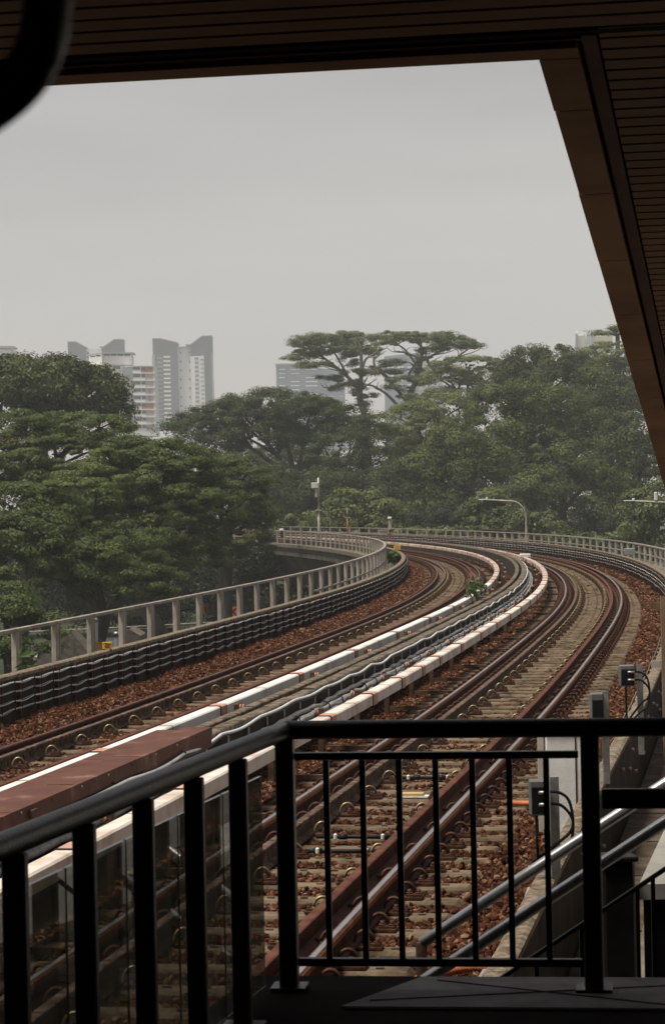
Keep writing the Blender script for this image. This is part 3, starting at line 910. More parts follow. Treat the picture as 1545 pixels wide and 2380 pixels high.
def lineside_box(label, base, top, bx, by, bz, bw, bh, faces, cables_to):
    """channel post carrying a small junction box on its track side"""
    t = thing("junction_box", label, "junction box", base, 0)
    hgt = top - base.z
    b = MB().box((base.x, base.y, base.z + hgt / 2), (.045, .008, hgt)); b.box((base.x - .022, base.y + .02, base.z + hgt / 2), (.006, .045, hgt)); b.box((base.x + .022, base.y + .02, base.z + hgt / 2), (.006, .045, hgt))
    b.build("channel_post", M['galv'], t)
    MB().box((bx, by, bz), (bw, .10, bh), bev=.008).build("box", faces[0], t)
    MB().box((bx + .004, by - .052, bz - .012), (bw * .86, .008, bh * .76), bev=.003).build("box_front", faces[1], t)
    if len(faces) > 2:
        for dz in (.035, -.035):
            MB().tube([(bx + .0, by - .075, bz + dz), (bx + .06, by - .065, bz + dz)], .010, 8).build("cable_gland", M['galv'], t)
            lo = Vector((bx + .07, by - .03, bz + dz))
            pts = [lo, lo + Vector((.06, 0, -.01)), lo + Vector((.11, .0, -.06)), lo + Vector((.13, 0, -.15 - dz)), lo + Vector((.11, 0, -.24 - dz * 2)), lo + Vector((.04, 0, -.30 - dz * 2)), Vector(cables_to)]
            c = smooth(pts, 28)
            MB().tube(c, .010, 6).build("cable", M['black_cable'], t)
        MB().tube([(bx - .01, by, bz - bh / 2), (bx - .01, by, bz - bh / 2 - .15), (bx, by + .02, bz - bh / 2 - .32)], .009, 6).build("drop_cable", M['black_cable'], t)
    return t
def smooth(pts, n):
    p = np.array([list(q) for q in pts]); m = len(p)
    out = []
    for t in np.linspace(0, m - 1 - 1e-6, n):
        i = int(t); f = t - i
        a, b, c, d = p[max(i - 1, 0)], p[i], p[min(i + 1, m - 1)], p[min(i + 2, m - 1)]
        out.append(.5 * ((2 * b) + (-a + c) * f + (2 * a - 5 * b + 4 * c - d) * f * f + (-a + 3 * b - 3 * c + d) * f ** 3))
    return np.array(out)
lineside_box("black junction box with looped cables on a steel channel, by the white cabinet", Vector((1.265, 13.6, .412)), 1.0, 1.163, 13.57, .888, .10, .205, (M['box_grey'], M['box_black'], 1), (1.13, 13.62, .50))
lineside_box("black faced box on a steel channel, directly left of the right gate post top", Vector((2.08, 18.0, .412)), 1.125, 2.01, 17.98, .96, .10, .32, (M['box_grey'], M['box_black']), None)
lineside_box("grey junction box with looped cables on a tall steel channel above the right railing", Vector((2.745, 21.0, .30)), 1.12, 2.62, 20.97, 1.02, .135, .19, (M['box_grey'], M['box_black'], 1), (2.55, 21.02, .50))
# rusty post outside the right wall
rp = thing("rusty_post", "tall rusty steel channel post bolted to the far face of the right wall", "post", Vector((3.66, 25.2, -.3)), 0)
x_, y_ = 3.58, 25.3
b = MB().box((x_, y_, .62), (.06, .008, 1.84)); b.box((x_ - .028, y_ + .025, .62), (.006, .05, 1.84)); b.box((x_ + .028, y_ + .025, .62), (.006, .05, 1.84))
b.build("post", M['rust_post'], rp)
for z in (1.44, .80):
    MB().box((x_ - .02, y_ + .06, z), (.24, .02, .075)).build("cross_piece", M['rust_post'] if z > 1 else M['galv_dull'], rp)
for z in (-.12, .2):
    MB().tube([(x_, y_ - .01, z), (x_, y_ - .03, z)], .014, 6).build("bolt", M['galv'], rp)

# loose cables over the ballast by the right wall
for i, (z, lab) in enumerate(((.0, "bundle of grey cables drooping along the right wall, upper strand"), (-.08, "bundle of grey cables drooping along the right wall, middle strand"), (-.15, "bundle of grey cables drooping along the right wall, lowest strand"))):
    sx = np.arange(1.0, 15.0, .12)
    cable(lab, sx, 1.80 - .05 * i, z, .016, M['cable'], 1.6, .09, .4 + .2 * i, .03, 6)
# brake rods between the rails
for s, a, e, z in ((11.35, -.30, .43, -.128), (10.55, -.36, .43, -.125), (15.45, -.28, .35, -.13)):
    t = thing("tie_bar", "black insulated tie bar with white clamps lying across the sleepers, %s" % {11.35: "middle one of three", 10.55: "nearest of three", 15.45: "farthest of three"}[s], "tie bar", PV(s, 0, -.17))
    MB().tube([PV(s, a, z), PV(s, -.1, z), PV(s, .1, z), PV(s, e, z)], .017, 8).build("bar", M['black_cable'], t)
    for q in (a + .19, e - .19):
        MB().tube([PV(s, q, z), PV(s, q + .07, z)], .024, 8).build("sleeve", M['black_cable'], t)
    for q in (-.135, .26):
        b = MB().box(PV(s - .03, q, z + .005), (.028, .03, .05), hd(s), bev=.008)
        b.build("clamp", M['white'], t)
tb = thing("track_beacon", "flat yellow tray lying on the sleepers between the guard rails", "tray", PV(14.2, .09, -.17), -hd(14), world=False)
MB().box((0, 0, .012), (.30, .12, .016)).build("base", M['white'], tb)
MB().box((.0, 0, .034), (.21, .09, .028), bev=.006).build("lid", M['brown_yellow'], tb)

# corrugated orange hose near the wall foot
def hose(label, pts, r):
    c = smooth(pts, 150)
    rr = r * (1 + .12 * np.sign(np.sin(np.arange(len(c)) * 1.9)))
    return tag(MB().tube(c, rr, 8).build("corrugated_hose", M['hose']), label, "hose")
hose("orange corrugated hose lying on the ballast near the bottom of the picture", [PV(5.2, .98, -.17), PV(5.6, 1.2, -.16), PV(5.9, 1.45, -.13), PV(6.05, 1.65, -.12), PV(6.0, 1.9, -.12)], .026)
tag(MB().tube(smooth([PV(13.6, 1.06, -.14), PV(13.55, 1.2, -.135), PV(13.5, 1.38, -.14), PV(13.4, 1.5, -.2)], 20), .024, 8).build("orange_hose", M['hose']), "short smooth orange hose beside the white cabinet", "hose")

# ================================================================== PLANTS ON THE STRUCTURE
def leaf_quads(c, n, size, aspect=2.2, up=.5):
    """leaf blades round the points c"""
    m = len(c)
    nrm = rng.normal(size=(m, 3)); nrm[:, 2] = abs(nrm[:, 2]) + up
    nrm /= np.linalg.norm(nrm, axis=1, keepdims=True)
    a = np.cross(nrm, rng.normal(size=(m, 3))); a /= np.linalg.norm(a, axis=1, keepdims=True)
    b = np.cross(nrm, a)
    L = size * rng.uniform(.6, 1.4, (m, 1)); W = L / aspect
    V = np.stack([c - a * L * .5, c + b * W * .5, c + a * L * .5 - nrm * L * .12, c - b * W * .5], 1)
    return V
def small_plant(label, base, h, rad, n, size, m, stems=5):
    t = thing("weed_plant", label, "plant", base)
    b = MB()
    for i in range(stems):
        a = rng.uniform(0, 6.28); q = rng.uniform(.2, .8) * rad
        tip = np.array(base) + (q * math.cos(a), q * math.sin(a), h * rng.uniform(.5, .9))
        b.tube(smooth([base, (np.array(base) + tip) / 2 + (0, 0, .08 * h), tip], 6), .008, 5)
    b.build("stem", M['bark'], t)
    u = rng.normal(size=(n, 3)); u /= np.linalg.norm(u, axis=1, keepdims=True)
    r = rng.uniform(.4, 1, (n, 1)) ** .6
    c = np.array(base) + (0, 0, h * .58) + u * r * np.array([rad, rad, h * .45]) * (1 + .3 * np.sin(u[:, :1] * 7))
    V = leaf_quads(c, n, size)
    bigmesh("foliage", V.reshape(-1, 3), np.arange(4 * n).reshape(-1, 4), m, t, rng.random(n))
    return t
small_plant("bushy green weed growing from the low wall over the white third rail cover", PV(44.2, -2.35, .36), .50, .26, 420, .085, M['lf_fresh'])
small_plant("upright young plant with long pale leaves behind the left cable wall", PV(23.6, -6.62, .11), .52, .13, 26, .22, M['lf_fresh'], 3)
small_plant("tuft of green grass between the left wall and the fence at the bend", PV(88, -6.55, .11), .45, .30, 220, .28, M['lf_fresh'], 4)

# ================================================================== POLES AND SIGNALS
pole = thing("camera_pole", "tall slim grey pole with a pale box near its top behind the far fence", "pole", PV(134, -6.4, .11))
bp = at(742, 1262, 150); bp.z = -.4
Yp = 150
b = MB().tube([(bp.x, Yp, bp.z), at(740, 1186, Yp)], .075, 8)
b.build("lower_pole", M['galv_dull'], pole)
MB().tube([at(740, 1187, Yp), at(739.5, 1110, Yp)], .045, 8).build("upper_pole", M['galv'], pole)
MB().box(at(740, 1186, Yp), (.36, .36, .06)).build("collar", M['galv_dull'], pole)
MB().box(at(732, 1128, Yp) - Vector((.02, 0, 0)), (.44, .3, .36), bev=.02).build("camera_box", M['cream'], pole)
MB().box(at(735, 1146, Yp), (.16, .2, .56), bev=.02).build("cabinet", M['galv_dull'], pole)
pole.location = (bp.x, Yp, bp.z)
for c in pole.children: c.location = -pole.location

p2 = thing("aerial_pole", "thin rusty pole with a small crossbar above the far right fence", "pole", (0, 0, 0))
q = at(808, 1245, 150)
MB().tube([(q.x, 150, -.2), at(807, 1205, 150)], .05, 6).build("pole", M['rust_orange'], p2)
MB().tube([at(807, 1205, 150), at(806.5, 1180, 150)], .03, 6).build("tip", M['galv_dull'], p2)
MB().box(at(807, 1203, 150), (.40, .05, .05)).build("crossbar", M['galv_dull'], p2)
MB().box(at(807, 1183, 150), (.30, .05, .04)).build("crossbar", M['galv_dull'], p2)
p2.location = (q.x, 150, -.2)
for c in p2.children: c.location = -p2.location

def signal(label, vx, y0, y1, Y, housing):
    q = at(vx, y0, Y); t = thing("signal_post", label, "signal", (q.x, Y, q.z))
    MB().tube([q, at(vx, y1, Y)], .045, 8).build("post", M['rust_red'], t)
    c = at(vx, (y0 * .35 + y1 * .65), Y)
    MB().box(c, (.20, .22, .62), bev=.04).build("housing", housing, t)
    MB().box(at(vx - 1, y1, Y), (.24, .3, .14), bev=.03).build("hood", M['white'], t)
    MB().box(at(vx - 1, y0 - 6, Y), (.24, .2, .24), bev=.02).build("base_box", M['rust_orange'], t)
signal("rail signal in a white hooded rusty housing above the far fence", 906, 1249, 1204, 140, M['galv_dull'])
signal("pale signal box at the far left end of the fence against the trees", 613, 1262, 1217, 168, M['pink'])
signal("small weathered signal half hidden behind the curved fence", 655, 1262, 1231, 150, M['brown_steel'])
t = thing("relay_box", "grey relay box on the fence beside the far signal", "box", at(891, 1243, 141))
MB().box(at(891, 1238, 141), (.52, .3, .34), bev=.02).build("box", M['galv_dull'], t)
MB().box(at(891, 1234, 141) + Vector((0, -.01, .04)), (.56, .34, .03)).build("lid", M['fence_rail'], t)
q = PV(85.6, 2.78, .30)
t = thing("relay_box", "pale grey box fixed to the right fence at the bend", "box", q)
MB().box(q + Vector((0, 0, .15)), (.40, .22, .26), bev=.015).build("box", M['galv'], t)
for dx in (-.12, .12):
    MB().box(q + Vector((dx, 0.02, -.09)), (.04, .05, .20)).build("leg", M['galv_dull'], t)
t = thing("orange_lamp", "small orange marker fixed low on the far right fence", "marker", PV(118, 2.9, .11))
MB().box(PV(118, 2.9, .24), (.22, .16, .2), bev=.05).build("housing", M['orange'], t)
MB().box(PV(118, 2.9, .12), (.10, .10, .06)).build("foot", M['galv_dull'], t)

def street_lamp(label, vx, vtop, Y, arm_vx, extra):
    q = at(vx, vtop, Y)
    t = thing("street_lamp", label, "street lamp", (q.x, Y, -6), group=None)
    top = at(vx, vtop, Y); end = at(arm_vx, vtop - 2, Y)
    rr = (top.x - end.x) * .32
    pts = [Vector((top.x, Y, -6)), Vector((top.x, Y, top.z - 1.9)), Vector((top.x, Y, top.z - 1.1))]
    for a in np.linspace(.2, math.pi / 2, 6):
        pts.append(Vector((top.x - rr * (1 - math.cos(a)) , Y, top.z - 1.1 + 1.1 * math.sin(a))))
    pts.append(Vector((end.x + .55, Y, end.z)))
    MB().tube([list(p_) for p_ in pts], [.085, .07] + [.055] * (len(pts) - 2), 8).build("post", M['galv_dull'], t)
    MB().box((end.x + .28, Y, end.z + .01), (.62, .24, .09), bev=.04).build("lamp_head", M['galv'], t)
    MB().box((end.x + .52, Y, end.z + .10), (.14, .1, .1), bev=.02).build("sensor", M['white'], t)
    if extra:
        MB().box((end.x + 1.75, Y, end.z + .24), (.17, .14, .46), bev=.03).build("aerial", M['white'], t)
    MB().box((top.x, Y, -5.9), (.4, .4, .2)).build("foot", M['conc'], t)
street_lamp("curved grey street lamp standing beyond the fence in the middle of the woods", 1221, 1164, 150, 1112, False)
street_lamp("small far street lamp behind the signal at the far bend", 924, 1181, 205, 834, False)
street_lamp("street lamp arm with a white aerial reaching in from the right edge", 1588, 1167, 128, 1449, True)

# ================================================================== STATION: PLATFORM, RAILINGS, CANOPY
FLOOR = 1.13
P0 = np.array([-.162, 7.18]); DL = np.array([-.2234, -.9747]); DG = np.array([.9926, -.1212])
FL = np.array([-.30, 7.40])
def fl(a, b):
    q = FL + DG * a + DL * b
    return (float(q[0]), float(q[1]))
plat = thing("platform", "dark tiled station platform ending at the black gate", "platform", (*fl(2, 4), -.3))
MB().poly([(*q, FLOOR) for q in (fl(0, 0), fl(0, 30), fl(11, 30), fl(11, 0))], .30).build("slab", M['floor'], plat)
MB().poly([(*q, FLOOR - .302) for q in (fl(.06, .06), fl(.06, 29), fl(10.9, 29), fl(10.9, .06))], 1.1).build("retaining_wall", M['conc_dark'], plat)
tl = [fl(.56, .02), fl(6, .02), fl(6, .46), fl(.40, .46)]
tm = MB()
tm.poly([(*q, FLOOR + .004) for q in tl], .003)
tm.build("sunlit_tile_strip", M['tile'], plat)  # strip of tiles by the edge, sunlight painted in as a paler colour
jm = MB()
for a, b_, c, d in ((.62, .08, 1.45, .46), (.47, .38, 1.5, .10), (1.7, .04, 2.6, .46)):
    p_, q_ = np.array(fl(a, b_)), np.array(fl(c, d)); n_ = np.array([-(q_ - p_)[1], (q_ - p_)[0]]); n_ = n_ / np.linalg.norm(n_) * .003
    jm.poly([(*(p_ + n_), FLOOR + .0065), (*(p_ - n_), FLOOR + .0065), (*(q_ - n_), FLOOR + .0065), (*(q_ + n_), FLOOR + .0065)], .002)
jm.build("tile_joints", M['strap'], plat)
MB().poly([(*q, FLOOR + .004) for q in (fl(.42, .474), fl(6, .474), fl(6, .49), fl(.42, .49))], .003).build("floor_joint", M['gap'], plat)

def lp(t, z, side=0.0):      # point on the left railing, t metres back from the corner
    q = P0 + DL * t + np.array([-DL[1], DL[0]]) * -side
    return (float(q[0]), float(q[1]), z)
def gp(t, z):
    q = P0 + DG * t
    return (float(q[0]), float(q[1]), z)
angL = math.atan2(DL[0], DL[1]); angG = math.atan2(DG[0], DG[1])
rail_l = thing("glass_railing", "black railing with flat uprights and glass panels along the platform edge", "railing", lp(.5, FLOOR))
MB().tube([lp(t, 1.93) for t in np.linspace(-.0, 9, 40)], .029, 14).build("handrail", M['black_paint'], rail_l)
up0 = MB().box((0, 0, .385), (.052, .03, .77), bev=.004)
up0.box((0, 0, .006), (.12, .10, .012), bev=.003)
u0 = None
for k in range(17):
    o = up0.build("upright", M['black_paint'], rail_l) if u0 is None else u0.copy()
    if u0 is None: u0 = o
    else: C.objects.link(o); o.parent = rail_l
    o.location = Vector(lp(.55 + .447 * k, FLOOR + .004)) - rail_l.location
    o.rotation_euler = (0, 0, -R(10))
for k in range(18):
    a, b_ = .10 + .447 * k + (0 if k else .0), .10 + .447 * (k + 1) - .012
    pa, pb = np.array(lp(a, 0, .055)), np.array(lp(b_, 0, .055))
    m_ = (pa + pb) / 2
    MB().box((m_[0], m_[1], (1.80 + FLOOR + .03) / 2), (.010, b_ - a, 1.80 - FLOOR - .03), math.atan2(DL[0], DL[1])).build("glass_panel", M['glass'], rail_l)

gate = thing("end_gate", "black barred gate closing the platform end", "gate", gp(.46, FLOOR))
MB().tube([gp(t, 1.931) for t in (0.0, .4, 1.0, 2.0, 3.4)], .029, 14).build("top_rail", M['black_paint'], gate)
def bar(t0, t1, z, hgt, dep, name):
    p_, q_ = np.array(gp(t0, z)), np.array(gp(t1, z))
    MB().box((p_ + q_) / 2, (dep, t1 - t0, hgt), angG, bev=.003).build(name, M['black_paint'], gate)
bar(.03, .90, 1.85, .022, .03, "upper_bar")
bar(.03, .90, 1.215, .024, .03, "lower_bar")
for t0 in (0.0, .935):
    q = gp(t0, 0)
    b = MB().box((q[0], q[1], (FLOOR + 1.91) / 2), (.056, .056, 1.91 - FLOOR), angG, bev=.004)
    b.box((q[0], q[1], FLOOR + .008), (.11, .11, .010), angG, bev=.003)
    b.build("post", M['black_paint'], gate)
b0 = None
for k in range(7):
    t_ = .127 + .1125 * k
    if b0 is None:
        b0 = o = MB().box((0, 0, 0), (.018, .018, .61)).build("bar", M['black_paint'], gate)
    else:
        o = b0.copy(); C.objects.link(o); o.parent = gate
    o.location = Vector(gp(t_, 1.5325)) - gate.location
    o.rotation_euler = (0, 0, -angG)
side = thing("end_railing", "thick black cross rail to the right of the gate post", "railing", gp(2.2, FLOOR))
p_, q_ = np.array(gp(.97, 1.715)), np.array(gp(3.4, 1.715))
MB().box((p_ + q_) / 2, (.035, 2.43, .060), angG, bev=.004).build("cross_rail", M['black_paint'], side)
q = gp(3.4, 0)
MB().box((q[0], q[1], (FLOOR + 1.9) / 2), (.056, .056, 1.9 - FLOOR), angG).build("post", M['black_paint'], side)

# stair beyond the gate with stainless double handrails
st = thing("steel_stair", "steel stair with silver double handrails leading down beyond the gate", "stair", (1.4, 8.0, -.3))
def sp(vx, vy, Y): return at(vx, vy, Y)
a0, a1 = sp(979, 2194, 8.25), sp(1545, 1822, 8.25); d_ = a1 - a0
MB().tube([a0, a0 + d_ * .5, a1, a0 + d_ * 2.0], .021, 14).build("handrail", M['stainless'], st)
MB().tube([a0, a0 - Vector((0, 0, .6)), a0 - Vector((0, 0, 1.35))], .021, 12).build("newel", M['brown_steel'], st)
b0_, b1_ = sp(935, 2313, 7.95), sp(1545, 1911, 7.95); e_ = b1_ - b0_
MB().tube([b0_, b0_ + e_ * .5, b1_, b0_ + e_ * 1.9], .021, 14).build("handrail", M['stainless'], st)
c0, c1 = sp(1100, 2318, 7.85), sp(1545, 2020, 7.85); f_ = c1 - c0
MB().tube([c0 - f_ * .3, c0, c1, c0 + f_ * 2.2], .009, 6).build("lower_rail", M['black_paint'], st)
for vx in (1246, 1350, 1480, 1516, 1590, 1680):
    k = (vx - 1100) / (1545 - 1100)
    tp = c0 + f_ * k
    MB().box(tp - Vector((0, 0, .45)), (.014, .014, .9)).build("baluster", M['black_paint'], st)
for i in range(7):
    MB().box((.62 + .26 * i, 8.1, -.14 + .17 * i), (.28, .75, .03)).build("tread", M['galv_dull'], st)
for yy in (7.70, 8.49):
    n_ = np.array([(.45, yy, -.30), (.45, yy, -.06), (2.5, yy, 1.12), (2.5, yy, .88)])
    MB().poly(n_, .02, (0, 1, 0)).build("stringer", M['brown_steel'], st)
MB().box((3.1, 8.05, .98), (1.2, 1.1, .06)).build("landing", M['galv_dull'], st)
blk = thing("concrete_plinth", "long concrete plinth with its lit top painted pale and shaded face black at the bottom right", "plinth", (2.0, 11.2, -.3))
q0, q1, q2, q3 = at(1484, 2056, 9.0), at(1640, 2056, 9.0), at(1700, 1830, 11.6), at(1578, 1830, 11.6)
zt = q0.z
MB().poly([(q0.x, q0.y, zt), (q1.x, q1.y, zt), (q2.x, q2.y, zt), (q3.x, q3.y, zt)], .06).build("top_slab", M['conc_pale'], blk)  # light on the top painted as paler concrete
MB().poly([(q0.x + .02, q0.y + .03, zt - .062), (q1.x - .02, q1.y + .03, zt - .062), (q2.x - .02, q2.y - .02, zt - .062), (q3.x + .02, q3.y - .02, zt - .062)], zt + .238).build("body", M['box_black'], blk)  # shade on the face painted black
col = thing("black_column", "wide black steel column just behind the gate post on the right", "column", (*at(1428, 2300, 8.9).xy, -.3))
q = at(1428, 2000, 8.9)
MB().box((q.x, q.y, (q.z - .3) / 2), (.125, .125, q.z + .3), R(-8), bev=.01).build("shaft", M['box_black'], col)
MB().box((q.x, q.y, q.z + .012), (.15, .15, .02), R(-8), bev=.005).build("cap", M['box_black'], col)

# --- canopy: one sloping soffit of slats, cut back over the tracks
CH = R(10)
CB, CK, KK = 2.6, 2.6 / 4.5, 2.6 / 2.75            # soffit height above the eye, scale of the panel module
def cq(v, q, dz=0.0):
    return (v * math.cos(CH) + q * math.sin(CH), -v * math.sin(CH) + q * math.cos(CH), H + CB - .15 * q + dz)
can = thing("canopy", "dark station canopy with brown slatted soffit framing the view", "canopy", cq(2, 0, -6))
QE, QF = 13.20 * CK, 20.5
def vedge(q): return -1.085 * CK + (q - QE) * .0087
b = MB()
q = QE - .245 * KK
while q > -16:
    V = [cq(-13, q), cq(11, q), cq(11, q - .09 * KK), cq(-13, q - .09 * KK)]
    b.poly(V, -.02); q -= .11 * KK
b.build("slat_soffit", M['slat'], can)
b = MB()
q = QE - .245 * KK + .11 * KK
while q < QF:
    b.poly([cq(vedge(q) + .215 * KK, q), cq(1.55, q), cq(1.55, q - .09 * KK), cq(vedge(q) + .215 * KK, q - .09 * KK)], -.02); q += .11 * KK
b.build("slat_soffit", M['slat'], can)
b = MB()
b.poly([cq(-13.2, QE + .004, .045), cq(vedge(QE) + .02, QE + .004, .045), cq(11.2, QE + .004, .045), cq(11.2, -16.3, .045), cq(-13.2, -16.3, .045)], -.16)
b.poly([cq(vedge(QE) + .004, QE + .006, .045), cq(vedge(QF) + .004, QF, .045), cq(1.7, QF, .045), cq(1.7, QE + .006, .045)], -.16)
b.build("roof_slab", M['gap'], can)
# fascia panels
edges = [QE] + [QE + (.57 + 1.115 * k) * KK for k in range(0, 11)]
for q0_, q1_ in zip(edges[:-1], edges[1:]):
    j = random.gauss(0, .0012)
    MB().poly([cq(vedge(q0_) + j, q0_ + .005, -.02), cq(vedge(q1_) + j, q1_ - .005, -.02), cq(vedge(q1_) + .137 * KK, q1_ - .005, -.02), cq(vedge(q0_) + .137 * KK, q0_ + .005, -.02)], -.062).build("fascia_panel", M['fascia'], can)
MB().poly([cq(vedge(QE) + .155 * KK, QE - .18 * KK, -.006), cq(vedge(QF) + .155 * KK, QF, -.006), cq(vedge(QF) + .205 * KK, QF, -.006), cq(vedge(QE) + .205 * KK, QE - .18 * KK, -.006)], -.04).build("trim", M['fascia_trim'], can)
v = -13.0
for v1_ in (-3.05 * CK, -1.9 * CK, -1.0875 * CK + .138 * KK):
    MB().poly([cq(v, QE - .004, -.02), cq(v1_, QE - .004, -.02), cq(v1_, QE - .104 * KK, -.02), cq(v, QE - .104 * KK, -.02)], -.062).build("fascia_panel", M['fascia'], can)
    v = v1_
MB().poly([cq(-13, QE - .122 * KK, -.003), cq(vedge(QE) + .155 * KK, QE - .122 * KK, -.003), cq(vedge(QE) + .155 * KK, QE - .144 * KK, -.003), cq(-13, QE - .144 * KK, -.003)], -.04).build("trim", M['fascia_trim'], can)
MB().poly([cq(-13, QE - .177 * KK, -.002), cq(4.5, QE - .177 * KK, -.002), cq(4.5, QE - .214 * KK, -.002), cq(-13, QE - .214 * KK, -.002)], -.035).build("trim", M['gap'], can)
for v, q in ((7.5, 4), (8, -8), (-9, -8)):
    x, y, z = cq(v, q)
    MB().box((x, y, (z + FLOOR - .3) / 2), (.4, .4, z - FLOOR + .3 + .05), CH).build("column", M['brown_steel'], can)

# --- unseen station walls added behind and beside the viewer to darken the foreground
shade_walls = thing("added_shade_walls", "unseen dark brown station walls added behind and beside the viewer to block light", "building", cq(0, -16, -8))
def wall_q(pts, name):
    b = MB()
    lo = [cq(v, q) for v, q in pts]
    for (x0, y0, z0), (x1, y1, z1) in zip(lo[:-1], lo[1:]):
        L_ = math.hypot(x1 - x0, y1 - y0); zt = max(z0, z1) - .10
        b.box(((x0 + x1) / 2, (y0 + y1) / 2, (zt - .36) / 2), (.2, L_, zt + .36), math.atan2(x1 - x0, y1 - y0))
    return b.build(name, M['shade_walls'], shade_walls)
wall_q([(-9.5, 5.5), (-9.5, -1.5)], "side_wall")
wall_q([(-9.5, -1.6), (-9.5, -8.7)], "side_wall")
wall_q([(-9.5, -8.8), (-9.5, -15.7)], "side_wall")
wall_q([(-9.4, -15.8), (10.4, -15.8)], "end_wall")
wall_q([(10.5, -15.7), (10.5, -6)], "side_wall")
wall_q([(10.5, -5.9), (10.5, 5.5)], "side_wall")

# curved black pipe close by at the upper left
Yn = 1.0
pp = [at(112, -1400, Yn), at(112, -500, Yn), at(112, -60, Yn), at(110, 20, Yn), at(95, 105, Yn), at(52, 185, Yn), at(-30, 255, Yn), at(-160, 330, Yn), at(-500, 470, Yn), at(-1400, 800, Yn)]
hb = thing("curved_bracket", "black curved pipe bracket close to the viewer in the upper left corner", "bracket", (pp[-1].x, Yn, FLOOR))
c = smooth(pp[1:], 60)
c = np.concatenate([[list(Vector((pp[0].x, Yn, H + CB - .15 * Yn)))], c])
MB().tube(c, .0108, 14).build("pipe", M['black_paint'], hb)
MB().tube([(pp[-1].x, Yn, FLOOR), (pp[-1].x, Yn, 2.2), (pp[-1].x, Yn, pp[-1].z + .05)], .03, 10).build("post", M['black_paint'], hb)

# pale plant room beside the platform end (seen mirrored in the glass panels)
pr_ = thing("plant_room", "pale plant room wall mirrored in the glass railing panels", "building", (6.5, 15, -.3))
MB().box((7.0, 16.5, 1.6), (3.0, 14, 3.9)).build("wall", M['cab_white'], pr_)
MB().box((5.47, 13.5, 1.0), (.05, .9, 2.0)).build("door", M['galv_dull'], pr_)
MB().box((5.47, 16.4, 1.3), (.05, .5, .5), bev=.02).build("red_sign", M['red'], pr_)
MB().box((5.46, 18.2, 1.9), (.06, 1.2, .9)).build("louvre", M['box_grey'], pr_)

# ================================================================== ROADS BELOW
def strip(name, pts, w_, z, m):
    c = smooth(pts, 40); t = np.gradient(c, axis=0); t /= np.linalg.norm(t, axis=1, keepdims=True)
    n = np.stack([t[:, 1], -t[:, 0], np.zeros(len(t))], 1)
    a, b_ = c - n * w_ / 2, c + n * w_ / 2
    V = np.stack([a, b_], 1).reshape(-1, 3); V[:, 2] = z
    F = [(2 * i, 2 * i + 1, 2 * i + 3, 2 * i + 2) for i in range(len(c) - 1)]
    return structure(MB().add(V, F).build(name, m))
strip("road", [(-60, 128, 0), (-25, 140, 0), (-8, 151, 0), (2, 158, 0), (14, 150, 0), (24, 135, 0), (40, 118, 0), (70, 100, 0)], 9, -5.990, M['road'])
strip("footpath", [(-40, 108, 0), (-22, 112, 0), (-12, 118, 0), (-6, 126, 0)], 4, -5.985, M['road'])
gr = thing("crash_barrier", "grey steel crash barrier along the road below the viaduct", "barrier", (-10, 155, -6))
gpt = smooth([(-40, 142, -5.35), (-20, 148, -5.35), (-8, 155.5, -5.35), (0, 161, -5.35), (6, 163, -5.35)], 40)
for dz in (0, .16):
    MB().tube(gpt + np.array([0, 0, dz]), .05, 6).build("beam", M['galv_dull'], gr)
for i in range(0, 40, 3):
    MB().box((gpt[i][0], gpt[i][1] + .1, -5.65), (.12, .12, .7)).build("post", M['galv_dull'], gr)
def chevron(label, vx, vy, Y, arrow=True):
    q = at(vx, vy, Y)
    t = thing("chevron_sign", label, "road sign", (q.x, Y, -6), R(0), world=False)
    h = q.z + 6
    MB().box((0, 0, h), (.56, .03, .66), bev=.005).build("sign_face", M['orange'], t)
    b = MB().box((0, .035, h / 2), (.07, .03, h))
    b.build("post", M['galv_dull'], t)
    o_ = [(-.19, 0), (.06, .25), (.19, .25), (-.03, 0), (.19, -.25), (.06, -.25)]
    pts = [(x, -.022, h + z) for x, z in o_]
    MB().poly([pts[0], pts[1], pts[2], pts[3]], .006, (0, -1, 0)).poly([pts[3], pts[4], pts[5], pts[0]], .006, (0, -1, 0)).build("arrow_mark", M['sign_black'], t)
    if not arrow: t.rotation_euler = (0, 0, R(68))
    return t
chevron("orange chevron sign with a black left pointing arrow under the trees", 545, 1422, 150)
chevron("orange chevron sign turned edge on behind a fence post", 478, 1417, 152, False)
# blue grey posts and pale shelters below the trees
for vx, y0, y1, lab in ((221, 1443, 1560, "slim blue grey pole behind the left fence below the trees, nearer of two"), (271, 1475, 1560, "slim blue grey pole behind the left fence below the trees, shorter of two")):
    a_, b_ = at(vx, y0, 98), at(vx, y1, 98)
    t = thing("metal_pole", lab, "pole", (a_.x, 98, -6))
    MB().tube([a_, (a_.x, 98, -6)], .13 if vx < 240 else .10, 10).build("shaft", M['pole_grey'], t)
    MB().tube([a_ + Vector((0, 0, .12)), a_], [.10, .15], 10).build("cap", M['galv'], t)
sh_ = thing("shelter", "pale grey pitched shelter roof between the tree trunks below the viaduct", "shelter", at(175, 1560, 118).xy.to_3d() + Vector((0, 0, -6)))
pa, pb, pc, pd = at(80, 1548, 118), at(165, 1468, 118), at(215, 1548, 118), at(310, 1462, 118)
MB().poly([at(60, 1560, 118), at(110, 1500, 118), at(165, 1468, 118), at(215, 1530, 118), at(235, 1560, 118)], 3, (0, -1, 0)).build("roof", M['conc'], sh_)
MB().poly([at(258, 1560, 119), at(270, 1505, 119), at(300, 1462, 119), at(328, 1478, 119), at(350, 1560, 119)], 3, (0, -1, 0)).build("roof", M['conc'], sh_)
MB().box((at(175, 1560, 119.5).x, 119.5, -5.5), (4, 2.6, 1.2)).build("wall", M['pave'], sh_)

